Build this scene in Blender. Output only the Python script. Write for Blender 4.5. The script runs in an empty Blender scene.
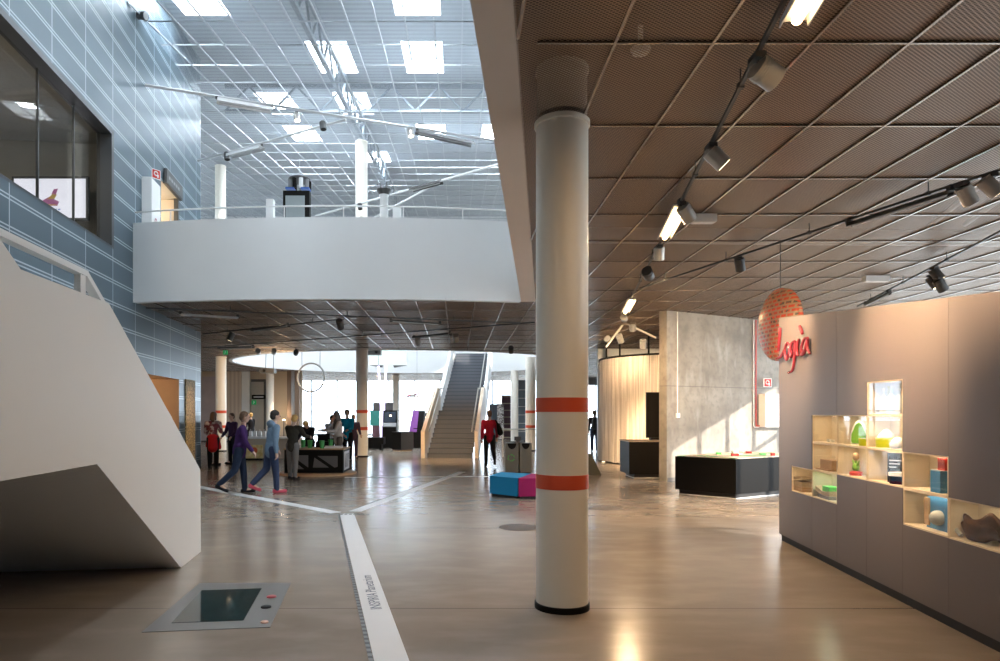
import bpy, bmesh, math, random
from mathutils import Vector, Matrix
from mathutils.geometry import tessellate_polygon
random.seed(7)
R = math.radians
SC = bpy.context.scene
COL = SC.collection
F, CX, CY, EYE = 680.0, 457.0, 413.5, 1.6      # focal length in px, principal point, eye height

def at(px, py, Y):      # survey helper: a measured point at depth Y
    return Vector(((px - CX) * Y / F, Y, EYE + (CY - py) * Y / F))
def fl(px, py):         # a measured point on the floor
    Y = EYE * F / (py - CY)
    return Vector(((px - CX) * Y / F, Y, 0))

# ------------------------------------------------------------------ materials
def nodes(name):
    m = bpy.data.materials.new(name); m.use_nodes = True
    nt = m.node_tree; b = nt.nodes['Principled BSDF']
    return m, nt, b
def mat(name, col, rough=0.6, metal=0.0, var=0.06, scale=6.0, bump=0.0, spec=0.5, emit=0.0, ecol=None, coat=0.0):
    m, nt, b = nodes(name)
    tc = nt.nodes.new('ShaderNodeTexCoord'); n = nt.nodes.new('ShaderNodeTexNoise')
    n.inputs['Scale'].default_value = scale; n.inputs['Detail'].default_value = 4
    nt.links.new(tc.outputs['Object'], n.inputs['Vector'])
    mx = nt.nodes.new('ShaderNodeMix'); mx.data_type = 'RGBA'
    mx.inputs['A'].default_value = tuple(max(0, c * (1 - var)) for c in col) + (1,)
    mx.inputs['B'].default_value = tuple(min(1, c * (1 + var)) for c in col) + (1,)
    nt.links.new(n.outputs['Fac'], mx.inputs['Factor']); nt.links.new(mx.outputs['Result'], b.inputs['Base Color'])
    b.inputs['Roughness'].default_value = rough; b.inputs['Metallic'].default_value = metal
    b.inputs['Specular IOR Level'].default_value = spec
    b.inputs['Coat Weight'].default_value = coat
    if emit:
        b.inputs['Emission Color'].default_value = tuple(ecol or col) + (1,); b.inputs['Emission Strength'].default_value = emit
    if bump:
        bp = nt.nodes.new('ShaderNodeBump'); bp.inputs['Strength'].default_value = bump; bp.inputs['Distance'].default_value = 0.01
        nt.links.new(n.outputs['Fac'], bp.inputs['Height']); nt.links.new(bp.outputs['Normal'], b.inputs['Normal'])
    return m
def mth(nt, op, a, b=None, c=None):
    n = nt.nodes.new('ShaderNodeMath'); n.operation = op
    for i, v in enumerate((a, b, c)):
        if v is None: continue
        if isinstance(v, (int, float)): n.inputs[i].default_value = v
        else: nt.links.new(v, n.inputs[i])
    return n.outputs[0]
def mixc(nt, fac, a, b):
    mx = nt.nodes.new('ShaderNodeMix'); mx.data_type = 'RGBA'
    for key, v in (('Factor', fac), ('A', a), ('B', b)):
        if isinstance(v, (int, float)): mx.inputs[key].default_value = v
        elif isinstance(v, tuple): mx.inputs[key].default_value = v + (1,)
        else: nt.links.new(v, mx.inputs[key])
    return mx.outputs['Result']
def xyz(nt):
    tc = nt.nodes.new('ShaderNodeTexCoord'); s = nt.nodes.new('ShaderNodeSeparateXYZ')
    nt.links.new(tc.outputs['Object'], s.inputs[0]); return tc, s.outputs
def noise(nt, tc, scale, detail=4, vec=None):
    n = nt.nodes.new('ShaderNodeTexNoise'); n.inputs['Scale'].default_value = scale; n.inputs['Detail'].default_value = detail
    if vec is not None:
        mp = nt.nodes.new('ShaderNodeMapping'); mp.inputs['Scale'].default_value = vec
        nt.links.new(tc.outputs['Object'], mp.inputs['Vector']); nt.links.new(mp.outputs[0], n.inputs['Vector'])
    else: nt.links.new(tc.outputs['Object'], n.inputs['Vector'])
    return n.outputs['Fac']
def ramp(nt, f, lo, hi):
    n = nt.nodes.new('ShaderNodeMapRange'); n.inputs['From Min'].default_value = lo; n.inputs['From Max'].default_value = hi
    nt.links.new(f, n.inputs['Value']); return n.outputs[0]

def floor_mat():
    m, nt, b = nodes('polished_concrete')
    tc, o = xyz(nt)
    big = noise(nt, tc, 0.45, 6); fine = noise(nt, tc, 9.0, 6); mid = noise(nt, tc, 1.6, 5, (1, 2.2, 1))
    c = mixc(nt, ramp(nt, big, .3, .7), FLOOR_A, FLOOR_B)
    c = mixc(nt, mth(nt, 'MULTIPLY', ramp(nt, mid, .45, .7), .45), c, FLOOR_C)
    c = mixc(nt, mth(nt, 'MULTIPLY', ramp(nt, fine, .35, .75), .22), c, (.30, .25, .20))
    # sawn joints across the slab
    yj = mth(nt, 'ABSOLUTE', mth(nt, 'SUBTRACT', mth(nt, 'FLOORED_MODULO', mth(nt, 'SUBTRACT', o[1], 5.58 - 1.96), 3.92), 1.96))
    line = mth(nt, 'LESS_THAN', yj, .008)
    c = mixc(nt, mth(nt, 'MULTIPLY', line, .6), c, (.06, .05, .045))
    nt.links.new(c, b.inputs['Base Color'])
    nt.links.new(mth(nt, 'MULTIPLY_ADD', mid, .16, .13), b.inputs['Roughness'])
    b.inputs['Specular IOR Level'].default_value = .55
    bp = nt.nodes.new('ShaderNodeBump'); bp.inputs['Strength'].default_value = .04; bp.inputs['Distance'].default_value = .05
    nt.links.new(noise(nt, tc, 2.5, 3), bp.inputs['Height']); nt.links.new(bp.outputs[0], b.inputs['Normal'])
    return m
def mesh_mat(name, col, kx, ky, openness, metal=0.0, rough=.55, base_alpha=1.0):
    # expanded metal: diamond holes that one really sees through
    m, nt, b = nodes(name)
    tc, o = xyz(nt)
    u = mth(nt, 'DIVIDE', o[0], kx); v = mth(nt, 'DIVIDE', o[1], ky)
    p = mth(nt, 'MULTIPLY', mth(nt, 'SINE', mth(nt, 'MULTIPLY', mth(nt, 'ADD', u, v), math.pi)), mth(nt, 'SINE', mth(nt, 'MULTIPLY', mth(nt, 'SUBTRACT', u, v), math.pi)))
    hole = mth(nt, 'GREATER_THAN', mth(nt, 'ABSOLUTE', p), openness)
    n = noise(nt, tc, 1.2, 3)
    nt.links.new(mixc(nt, n, tuple(c * .9 for c in col), tuple(c * 1.1 for c in col)), b.inputs['Base Color'])
    b.inputs['Roughness'].default_value = rough; b.inputs['Metallic'].default_value = metal
    nt.links.new(mth(nt, 'MULTIPLY', mth(nt, 'SUBTRACT', 1.0, hole), base_alpha), b.inputs['Alpha'])
    return m
def panel_wall_mat():
    # cladding of translucent grey-blue sheets, seams in the local frame: x along the wall, z up
    m, nt, b = nodes('blue_cladding')
    tc, o = xyz(nt)
    def lines(x, off, period, half):
        d = mth(nt, 'ABSOLUTE', mth(nt, 'SUBTRACT', mth(nt, 'FLOORED_MODULO', mth(nt, 'SUBTRACT', x, off - period / 2), period), period / 2))
        return mth(nt, 'LESS_THAN', d, half)
    v = lines(o[0], .61, 1.30, .012)
    h1 = lines(o[2], .24, .44, .011); h2 = lines(o[2], .295, .44, .011)
    seam = mth(nt, 'MAXIMUM', v, mth(nt, 'MAXIMUM', h1, h2))
    fine = noise(nt, tc, 60, 2, (1, 1, 6)); big = noise(nt, tc, .5, 4)
    cellx = mth(nt, 'FLOOR', mth(nt, 'DIVIDE', mth(nt, 'SUBTRACT', o[0], .61), 1.30)); cellz = mth(nt, 'FLOOR', mth(nt, 'DIVIDE', mth(nt, 'SUBTRACT', o[2], .24), .44))
    cell = mth(nt, 'FRACT', mth(nt, 'MULTIPLY', mth(nt, 'SINE', mth(nt, 'ADD', mth(nt, 'MULTIPLY', cellx, 12.99), mth(nt, 'MULTIPLY', cellz, 78.2))), 437.5))
    f = mth(nt, 'ADD', mth(nt, 'MULTIPLY', fine, .25), mth(nt, 'ADD', mth(nt, 'MULTIPLY', big, .4), mth(nt, 'MULTIPLY', cell, .3)))
    c = mixc(nt, f, (.048, .080, .102), (.098, .146, .182))
    c = mixc(nt, mth(nt, 'MULTIPLY', seam, .85), c, (.48, .55, .60))
    nt.links.new(c, b.inputs['Base Color'])
    b.inputs['Metallic'].default_value = .2; b.inputs['Roughness'].default_value = .38; b.inputs['Specular IOR Level'].default_value = .4
    return m
def concrete_mat():
    m, nt, b = nodes('raw_concrete')
    tc, o = xyz(nt)
    n1 = noise(nt, tc, 1.3, 8); n2 = noise(nt, tc, 7, 8); n3 = noise(nt, tc, 3.2, 6, (1, 1, .35))
    c = mixc(nt, ramp(nt, n1, .3, .7), (.19, .165, .135), (.34, .305, .255))
    c = mixc(nt, mth(nt, 'MULTIPLY', ramp(nt, n2, .48, .68), .5), c, (.16, .145, .125))
    c = mixc(nt, mth(nt, 'MULTIPLY', ramp(nt, n3, .55, .7), .4), c, (.47, .45, .41))
    d = mth(nt, 'ABSOLUTE', mth(nt, 'SUBTRACT', o[2], 2.25))
    c = mixc(nt, mth(nt, 'MULTIPLY', mth(nt, 'LESS_THAN', d, .008), .6), c, (.1, .09, .08))
    nt.links.new(c, b.inputs['Base Color']); b.inputs['Roughness'].default_value = .7
    bp = nt.nodes.new('ShaderNodeBump'); bp.inputs['Strength'].default_value = .25; bp.inputs['Distance'].default_value = .01
    nt.links.new(n2, bp.inputs['Height']); nt.links.new(bp.outputs[0], b.inputs['Normal'])
    return m
def stripe_mat(name, a, b_, axis, period, duty, rough=.6, metal=0, angular=False):
    m, nt, b = nodes(name); tc, o = xyz(nt)
    if angular: x = mth(nt, 'MULTIPLY', mth(nt, 'ARCTAN2', o[1], o[0]), 1.0)
    else: x = o[axis]
    n = noise(nt, tc, 5, 3)
    x = mth(nt, 'ADD', x, mth(nt, 'MULTIPLY', n, period * .5 if angular else 0.0))
    f = mth(nt, 'LESS_THAN', mth(nt, 'FLOORED_MODULO', x, period), period * duty)
    nt.links.new(mixc(nt, f, a, b_), b.inputs['Base Color'])
    b.inputs['Roughness'].default_value = rough; b.inputs['Metallic'].default_value = metal
    return m
def curtain_mat():
    m, nt, b = nodes('string_curtain'); tc, o = xyz(nt)
    a = mth(nt, 'MULTIPLY', mth(nt, 'ARCTAN2', o[1], o[0]), 2.6)
    comb = nt.nodes.new('ShaderNodeCombineXYZ'); nt.links.new(mth(nt, 'MULTIPLY', a, 28), comb.inputs[0]); nt.links.new(mth(nt, 'MULTIPLY', o[2], .5), comb.inputs[2])
    n = nt.nodes.new('ShaderNodeTexNoise'); n.inputs['Scale'].default_value = 1; n.inputs['Detail'].default_value = 5; nt.links.new(comb.outputs[0], n.inputs['Vector'])
    nt.links.new(mixc(nt, ramp(nt, n.outputs['Fac'], .35, .65), (.46, .38, .31), (.86, .78, .68)), b.inputs['Base Color'])
    bp = nt.nodes.new('ShaderNodeBump'); bp.inputs['Strength'].default_value = .6; bp.inputs['Distance'].default_value = .03
    nt.links.new(n.outputs['Fac'], bp.inputs['Height']); nt.links.new(bp.outputs[0], b.inputs['Normal'])
    b.inputs['Roughness'].default_value = .85
    return m
def tile_disc_mat():
    m, nt, b = nodes('little_tiles'); tc, o = xyz(nt)
    br = nt.nodes.new('ShaderNodeTexBrick')
    comb = nt.nodes.new('ShaderNodeCombineXYZ'); nt.links.new(o[0], comb.inputs[0]); nt.links.new(o[2], comb.inputs[1])
    nt.links.new(comb.outputs[0], br.inputs['Vector'])
    br.inputs['Scale'].default_value = 1; br.inputs['Brick Width'].default_value = .11; br.inputs['Row Height'].default_value = .058
    br.inputs['Mortar Size'].default_value = .012; br.inputs['Mortar Smooth'].default_value = 0; br.inputs['Bias'].default_value = 0
    br.inputs['Color1'].default_value = (.70, .06, .02, 1); br.inputs['Color2'].default_value = (.42, .09, .04, 1); br.inputs['Mortar'].default_value = (.5, .36, .24, 1)
    n = noise(nt, tc, 14, 1)
    c = mixc(nt, mth(nt, 'GREATER_THAN', n, .58), br.outputs['Color'], (.12, .09, .07))
    c = mixc(nt, mth(nt, 'GREATER_THAN', br.outputs['Fac'], .5), c, (.40, .27, .18))
    nt.links.new(c, b.inputs['Base Color']); b.inputs['Roughness'].default_value = .35
    return m
def glass_mat(name, tint=(1, 1, 1), refl=1.0, alpha=.06):
    # thin pane: passes light, reflects by Fresnel
    m = bpy.data.materials.new(name); m.use_nodes = True; nt = m.node_tree; nt.nodes.clear()
    out = nt.nodes.new('ShaderNodeOutputMaterial'); tr = nt.nodes.new('ShaderNodeBsdfTransparent'); gl = nt.nodes.new('ShaderNodeBsdfGlossy')
    tr.inputs['Color'].default_value = tint + (1,); gl.inputs['Roughness'].default_value = .02
    fr = nt.nodes.new('ShaderNodeLayerWeight'); fr.inputs['Blend'].default_value = .5
    mx = nt.nodes.new('ShaderNodeMixShader')
    nt.links.new(mth(nt, 'MULTIPLY_ADD', mth(nt, 'POWER', fr.outputs['Facing'], 5.0), .55 * refl, .04 * refl), mx.inputs[0]); nt.links.new(tr.outputs[0], mx.inputs[1]); nt.links.new(gl.outputs[0], mx.inputs[2])
    nt.links.new(mx.outputs[0], out.inputs[0]); return m

FLOOR_A, FLOOR_B, FLOOR_C = (.235, .19, .148), (.31, .256, .205), (.37, .312, .258)
M = {}
M['floor'] = floor_mat()
M['white'] = mat('white_plaster', (.80, .80, .79), .6, var=.02, scale=2)
M['white_paint'] = mat('white_paint', (.82, .81, .79), .38, var=.02, scale=3)
M['soffit'] = mat('soffit_plaster', (.66, .58, .52), .7, var=.03, scale=3)
M['stair'] = mat('stair_paint', (.67, .655, .63), .5, var=.02, scale=1.5)
M['column'] = mat('column_paint', (.87, .81, .71), .45, var=.02, scale=3)
M['orange'] = mat('orange_band', (.68, .085, .03), .4, var=.05)
M['black'] = mat('black_laminate', (.008, .007, .006), .5, var=.1, spec=.1)
M['black_rough'] = mat('black_plinth', (.02, .018, .017), .6)
M['dark'] = mat('dark_grey_metal', (.06, .058, .056), .45)
M['grey'] = mat('mid_grey_metal', (.26, .26, .26), .4, metal=.3)
M['lgrey'] = mat('light_grey_metal', (.55, .55, .55), .4, metal=.2)
M['silver'] = mat('silver_lamp', (.50, .48, .45), .35, metal=.5)
M['steel'] = mat('brushed_steel', (.55, .55, .55), .28, metal=1.0, scale=20)
M['clad'] = panel_wall_mat()
M['concrete'] = concrete_mat()
M['mesh'] = mesh_mat('expanded_metal_low', (.33, .228, .16), .038, .027, .43, metal=.4, rough=.42)  # grey metal; the brown tint puts warm bounce light into its colour
M['roofmesh'] = mesh_mat('expanded_metal_high', (.42, .445, .47), .05, .05, .30, metal=.0, rough=.5)
M['tbar'] = mat('ceiling_tbar', (.40, .35, .31), .25, metal=.8)
M['tbar_hi'] = mat('roof_tbar', (.42, .44, .46), .5, metal=.0)
M['slab'] = mat('slab_underside', (.10, .075, .06), .9, var=.3, scale=1)
M['deck'] = stripe_mat('corrugated_deck', (.24, .265, .29), (.35, .38, .41), 1, .25, .5, .6, .1)
M['truss'] = mat('truss_steel', (.10, .125, .15), .45, metal=.2)
M['panel'] = mat('cabinet_lacquer', (.142, .119, .116), .42, var=.02, scale=2)
M['birch'] = mat('pale_birch', (.78, .66, .48), .5, var=.05, scale=5)
M['led'] = mat('warm_tube', (1, .8, .5), .5, emit=11, ecol=(1, .66, .32))
M['lens'] = mat('lit_lens', (1, .9, .7), .5, emit=5, ecol=(1, .78, .5))
M['glass'] = glass_mat('clear_glass')
M['dglass'] = glass_mat('tinted_glass', (.82, .82, .80), .7)
M['beige'] = mat('beige_wall', (.52, .43, .32), .7, var=.04, scale=2)
M['wood'] = mat('warm_wood', (.45, .28, .14), .5, var=.2, scale=8)
M['frame'] = mat('window_frame_dark', (.05, .055, .06), .4)
M['mullion'] = mat('window_mullion', (.66, .74, .80), .5)
M['curtain'] = curtain_mat()
M['outwhite'] = mat('exterior_wall', (.7, .7, .7), .9)

# ------------------------------------------------------------------ mesh builder
class MB:
    def __init__(s): s.bm = bmesh.new()
    def face(s, pts):
        return s.bm.faces.new([s.bm.verts.new(p) for p in pts])
    def box(s, a, b, mtx=None):
        x0, y0, z0 = a; x1, y1, z1 = b
        P = [(x0, y0, z0), (x1, y0, z0), (x1, y1, z0), (x0, y1, z0), (x0, y0, z1), (x1, y0, z1), (x1, y1, z1), (x0, y1, z1)]
        V = [s.bm.verts.new(mtx @ Vector(p) if mtx else p) for p in P]
        for f in ((3, 2, 1, 0), (4, 5, 6, 7), (0, 1, 5, 4), (1, 2, 6, 5), (2, 3, 7, 6), (3, 0, 4, 7)): s.bm.faces.new([V[i] for i in f])
        return s
    def bar(s, p0, p1, w, h, up=(0, 0, 1)):
        p0, p1 = Vector(p0), Vector(p1); d = p1 - p0; L = d.length
        if L < 1e-6: return s
        x = d / L; z = Vector(up); y = z.cross(x)
        if y.length < 1e-4: y = Vector((0, 1, 0)).cross(x)
        y.normalize(); z = x.cross(y)
        m = Matrix((x, y, z)).transposed().to_4x4(); m.translation = p0
        return s.box((0, -w / 2, -h / 2), (L, w / 2, h / 2), m)
    def prism(s, pts, vec):
        vec = Vector(vec); A = [s.bm.verts.new(p) for p in pts]; B = [s.bm.verts.new(Vector(p) + vec) for p in pts]
        n = len(pts); s.bm.faces.new(A[::-1]); s.bm.faces.new(B)
        for i in range(n): s.bm.faces.new((A[i], A[(i + 1) % n], B[(i + 1) % n], B[i]))
        return s
    def tube(s, p0, p1, r0, r1=None, seg=14, caps=True):
        r1 = r0 if r1 is None else r1
        p0, p1 = Vector(p0), Vector(p1); d = (p1 - p0)
        if d.length < 1e-7: return s
        q = d.to_track_quat('Z', 'Y'); A = []; B = []
        for i in range(seg):
            a = 2 * math.pi * i / seg; u = q @ Vector((math.cos(a), math.sin(a), 0))
            A.append(s.bm.verts.new(p0 + u * r0)); B.append(s.bm.verts.new(p1 + u * r1))
        for i in range(seg): s.bm.faces.new((A[i], A[(i + 1) % seg], B[(i + 1) % seg], B[i]))
        if caps: s.bm.faces.new(A[::-1]); s.bm.faces.new(B)
        return s
    def path(s, pts, r, seg=8, closed=False):
        n = len(pts); pts = [Vector(p) for p in pts]; rings = []
        for i in range(n):
            a = pts[(i - 1) % n] if closed or i else pts[0]; b = pts[(i + 1) % n] if closed or i < n - 1 else pts[-1]
            t = (b - a).normalized(); up = Vector((0, 0, 1)) if abs(t.z) < .95 else Vector((1, 0, 0))
            x = t.cross(up).normalized(); y = x.cross(t); rr = r[i] if isinstance(r, (list, tuple)) else r
            rings.append([s.bm.verts.new(pts[i] + (x * math.cos(2 * math.pi * k / seg) + y * math.sin(2 * math.pi * k / seg)) * rr) for k in range(seg)])
        for i in range(n if closed else n - 1):
            A, B = rings[i], rings[(i + 1) % n]
            for k in range(seg): s.bm.faces.new((A[k], A[(k + 1) % seg], B[(k + 1) % seg], B[k]))
        if not closed: s.bm.faces.new(rings[0][::-1]); s.bm.faces.new(rings[-1])
        return s
    def lathe(s, prof, c=(0, 0, 0), seg=40):
        c = Vector(c); rings = []
        for r, z in prof:
            rings.append([s.bm.verts.new(c + Vector((r * math.cos(2 * math.pi * i / seg), r * math.sin(2 * math.pi * i / seg), z))) for i in range(seg)])
        for A, B in zip(rings, rings[1:]):
            for i in range(seg): s.bm.faces.new((A[i], A[(i + 1) % seg], B[(i + 1) % seg], B[i]))
        s.bm.faces.new(rings[0][::-1]); s.bm.faces.new(rings[-1]); return s
    def ball(s, c, r, seg=16, ring=10, mtx=None):
        if isinstance(r, (int, float)): r = (r, r, r)
        m = Matrix.Translation(c) @ (mtx.to_4x4() if mtx else Matrix()) @ Matrix.Diagonal((*r, 1))
        nv = s.bm.verts.new; top, bot = nv(m @ Vector((0, 0, 1))), nv(m @ Vector((0, 0, -1))); rows = []
        for j in range(1, ring):
            a = math.pi * j / ring; z, q = math.cos(a), math.sin(a)
            rows.append([nv(m @ Vector((q * math.cos(2 * math.pi * i / seg), q * math.sin(2 * math.pi * i / seg), z))) for i in range(seg)])
        nf = s.bm.faces.new
        for i in range(seg):
            k = (i + 1) % seg; nf((top, rows[0][i], rows[0][k])); nf((bot, rows[-1][k], rows[-1][i]))
            for A, B in zip(rows, rows[1:]): nf((A[i], B[i], B[k], A[k]))
        return s
    def capsule(s, p0, r0, p1, r1, seg=14):
        s.tube(p0, p1, r0, r1, seg); s.ball(p0, r0 * .999, seg, 8); s.ball(p1, r1 * .999, seg, 8); return s
    def poly(s, outer, holes=(), z=None, f=None):
        loops = [[Vector((p[0], p[1], 0)) for p in L] for L in [outer] + list(holes)]
        flat = [p for L in loops for p in L]
        V = [s.bm.verts.new(f(p.x, p.y) if f else (p.x, p.y, z)) for p in flat]
        for t in tessellate_polygon(loops):
            try: s.bm.faces.new([V[i] for i in t])
            except ValueError: pass
        return s
    def build(s, name, m, parent=None, loc=None, rz=0, bevel=0, smooth=True, angle=35, fix=True):
        if bevel:
            es = [e for e in s.bm.edges if len(e.link_faces) == 2 and e.calc_face_angle(0) > R(40)]
            bmesh.ops.bevel(s.bm, geom=es, offset=bevel, segments=2, affect='EDGES', profile=.6, clamp_overlap=True)
        if fix: bmesh.ops.recalc_face_normals(s.bm, faces=s.bm.faces)
        me = bpy.data.meshes.new(name); s.bm.to_mesh(me); s.bm.free()
        if smooth:
            me.polygons.foreach_set('use_smooth', [True] * len(me.polygons)); me.set_sharp_from_angle(angle=R(angle))
        me.materials.append(m if not isinstance(m, str) else M[m])
        o = bpy.data.objects.new(name, me); COL.objects.link(o)
        if parent: o.parent = parent
        if loc is not None: o.location = loc
        if rz: o.rotation_euler.z = rz
        return o
def tag(o, label, cat, group=None):
    o['label'] = label; o['category'] = cat
    if group: o['group'] = group
    return o
def thing(name, label, cat, loc=(0, 0, 0), rz=0, group=None):
    o = bpy.data.objects.new(name, None); COL.objects.link(o); o.location = loc; o.rotation_euler.z = rz; o.empty_display_size = .1
    return tag(o, label, cat, group)
def struct(o): o['kind'] = 'structure'; return o
def lamp(name, typ, loc, energy, col, parent=None, aim=None, size=.1, size_y=None, angle=60, blend=.5):
    l = bpy.data.lights.new(name, typ); l.energy = energy; l.color = col
    if typ == 'SPOT': l.spot_size = R(angle); l.spot_blend = blend; l.shadow_soft_size = size
    elif typ == 'AREA':
        l.size = size
        if size_y: l.shape = 'RECTANGLE'; l.size_y = size_y
    elif typ == 'POINT': l.shadow_soft_size = size
    o = bpy.data.objects.new(name, l); COL.objects.link(o); o.location = loc
    if aim is not None: o.rotation_euler = (Vector(aim) - Vector(loc)).to_track_quat('-Z', 'Y').to_euler()
    if parent: o.parent = parent
    return o

# ------------------------------------------------------------------ people
def cloth(name, col, rough=.85, var=.15, scale=18): return mat(name, col, rough, var=var, scale=scale, bump=.15, spec=.25)
M['skin'] = mat('skin', (.55, .34, .25), .5, var=.05); M['eye'] = mat('eye', (.03, .02, .02), .2)
M['hair_brown'] = mat('hair_brown', (.10, .05, .025), .6, var=.3, scale=40, bump=.3); M['hair_dark'] = mat('hair_dark', (.02, .013, .01), .55, var=.3, scale=40, bump=.3)
M['hair_blond'] = mat('hair_blond', (.58, .36, .12), .6, var=.3, scale=40, bump=.3)
DG = None
def solid(parts, name, m, parent, voxel=.014, smooth=4):
    mb = MB()
    for p in parts:
        if p[0] == 'c': mb.capsule(*p[1:])
        elif p[0] == 'e': mb.ball(p[1], p[2], 18, 12, p[3] if len(p) > 3 else None)
    bmesh.ops.recalc_face_normals(mb.bm, faces=mb.bm.faces)
    me = bpy.data.meshes.new(name); mb.bm.to_mesh(me); mb.bm.free(); o = bpy.data.objects.new(name, me); COL.objects.link(o)
    r = o.modifiers.new('r', 'REMESH'); r.mode = 'VOXEL'; r.voxel_size = voxel; r.use_smooth_shade = True
    s = o.modifiers.new('s', 'SMOOTH'); s.iterations = smooth; s.factor = .5
    dg = bpy.context.evaluated_depsgraph_get(); dg.update(); m2 = bpy.data.meshes.new_from_object(o.evaluated_get(dg)); bpy.data.objects.remove(o); m2.name = name
    m2.polygons.foreach_set('use_smooth', [True] * len(m2.polygons)); m2.materials.clear(); m2.materials.append(M[m] if isinstance(m, str) else m)
    q = bpy.data.objects.new(name, m2); COL.objects.link(q)
    if parent: q.parent = parent
    return q
def person(label, loc, rz, h, pose, top, bottom, shoe, hair, style='short', extra=(), skirt=None, group=None):
    P = dict(hipL=0, hipR=0, kneeL=0, kneeR=0, armL=5, armR=5, abL=8, abR=8, elL=15, elR=15, lean=2, head=0, twist=0); P.update(pose)
    sn, cs = lambda a: math.sin(R(a)), lambda a: math.cos(R(a))
    root = thing('person', label, 'person', loc, rz, group)
    J = {}
    dirf = lambda a, ab, sgn: Vector((sgn * sn(ab), sn(a) * cs(ab), -cs(a) * cs(ab)))
    low = 0
    for s, sg in (('L', -1), ('R', 1)):
        hp = Vector((sg * .052 * h, 0, 0)); kn = hp + dirf(P['hip' + s], 2, sg) * .245 * h; an = kn + dirf(P['hip' + s] - P['knee' + s], 0, sg) * .245 * h
        fa = min(0, P['hip' + s] - P['knee' + s] + 15); toe = an + Vector((sg * .012 * h, .105 * h * cs(fa), .105 * h * sn(fa) - .022 * h)); heel = an + Vector((0, -.028 * h, -.020 * h))
        J['hip' + s], J['knee' + s], J['ank' + s], J['toe' + s], J['heel' + s] = hp, kn, an, toe, heel
        low = min(low, heel.z, toe.z)
    pz = -low + .020 * h
    for k in J: J[k] = J[k] + Vector((0, 0, pz))
    up = Vector((0, sn(P['lean']), cs(P['lean']))); pel = Vector((0, 0, pz)); nb = pel + up * .29 * h; che = pel + up * .19 * h
    hu = Vector((0, sn(P['lean'] + P['head']), cs(P['lean'] + P['head']))); hc = nb + up * .04 * h + hu * .075 * h
    tw = Matrix.Rotation(R(P['twist']), 3, 'Z')
    for s, sg in (('L', -1), ('R', 1)):
        sh = nb - up * .022 * h + tw @ Vector((sg * .105 * h, 0, 0)); el = sh + tw @ dirf(P['arm' + s], P['ab' + s], sg) * .165 * h
        fo = tw @ dirf(P['arm' + s] + P['el' + s], P['ab' + s] * .3, sg * (1 if P['el' + s] < 50 else -1)); wr = el + fo * .145 * h
        J['sh' + s], J['el' + s], J['wr' + s], J['fo' + s] = sh, el, wr, fo
    # body: one continuous surface
    b = [('e', pel + up * .02 * h, (.088 * h, .062 * h, .075 * h)), ('c', pel + up * .06 * h, .066 * h, che, .072 * h), ('e', che + up * .02 * h, (.088 * h, .06 * h, .085 * h)),
         ('c', nb - up * .03 * h, .045 * h, nb + up * .05 * h, .031 * h)]
    hm = Matrix.Rotation(-R(P['lean'] + P['head']), 3, 'X')
    b += [('e', hc + hu * .012 * h, (.045 * h, .056 * h, .056 * h), hm), ('e', hc - hu * .025 * h + hm @ Vector((0, .014 * h, 0)), (.034 * h, .040 * h, .040 * h), hm),
          ('e', hc + hm @ Vector((0, .056 * h, -.006 * h)), (.007 * h, .012 * h, .013 * h), hm), ('e', hc + hm @ Vector((0, .047 * h, -.033 * h)), (.013 * h, .007 * h, .005 * h), hm)]
    for sg in (-1, 1): b.append(('e', hc + hm @ Vector((sg * .045 * h, -.004 * h, -.004 * h)), (.006 * h, .011 * h, .018 * h), hm))
    for s, sg in (('L', -1), ('R', 1)):
        b += [('c', J['hip' + s], .052 * h, J['knee' + s], .034 * h), ('c', J['knee' + s], .034 * h, J['ank' + s], .022 * h), ('c', J['ank' + s], .022 * h, J['toe' + s], .018 * h), ('c', J['ank' + s], .022 * h, J['heel' + s], .020 * h),
              ('c', J['sh' + s], .034 * h, J['el' + s], .025 * h), ('c', J['el' + s], .025 * h, J['wr' + s], .017 * h), ('c', nb - up * .03 * h, .04 * h, J['sh' + s], .032 * h)]
        fo = J['fo' + s]; w_ = J['wr' + s]; side = fo.cross(Vector((0, 1, 0)) if abs(fo.y) < .8 else Vector((0, 0, 1))).normalized(); curl = side.cross(fo)
        if curl.z > 0: curl = -curl
        b.append(('c', w_, .015 * h, w_ + fo * .045 * h, .019 * h))
        for k, ln in enumerate((.042, .050, .046, .036)):
            a = w_ + fo * .048 * h + side * (k - 1.5) * .0115 * h; m1 = a + (fo * .8 + curl * .3) * ln * .5 * h
            b += [('c', a, .0062 * h, m1, .0055 * h), ('c', m1, .0055 * h, m1 + (fo * .5 + curl * .8).normalized() * ln * .45 * h, .0048 * h)]
        a = w_ + fo * .015 * h - side * .014 * h; b += [('c', a, .007 * h, a + (fo * .6 - side * .8).normalized() * .026 * h, .006 * h), ('c', a + (fo * .6 - side * .8).normalized() * .026 * h, .006 * h, a + (fo * .6 - side * .8).normalized() * .026 * h + fo * .018 * h, .005 * h)]
    solid(b, 'body', 'skin', root, .0105, 3)
    # clothes
    g_ = .012 * h
    t = [('e', pel + up * .045 * h, (.095 * h, .070 * h, .065 * h)), ('c', pel + up * .05 * h, .072 * h, che, .078 * h), ('e', che + up * .02 * h, (.097 * h, .07 * h, .088 * h)), ('c', nb - up * .03 * h, .05 * h, nb + up * .012 * h, .036 * h)]
    for s in 'LR':
        t += [('c', J['sh' + s], .043 * h, J['el' + s], .034 * h), ('c', J['el' + s], .034 * h, J['wr' + s] - J['fo' + s] * .012 * h, .025 * h), ('c', nb - up * .03 * h, .046 * h, J['sh' + s], .042 * h)]
    if 'long' in extra: t += [('c', pel + up * .04 * h, .082 * h, pel - up * .03 * h, .082 * h)]
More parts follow.
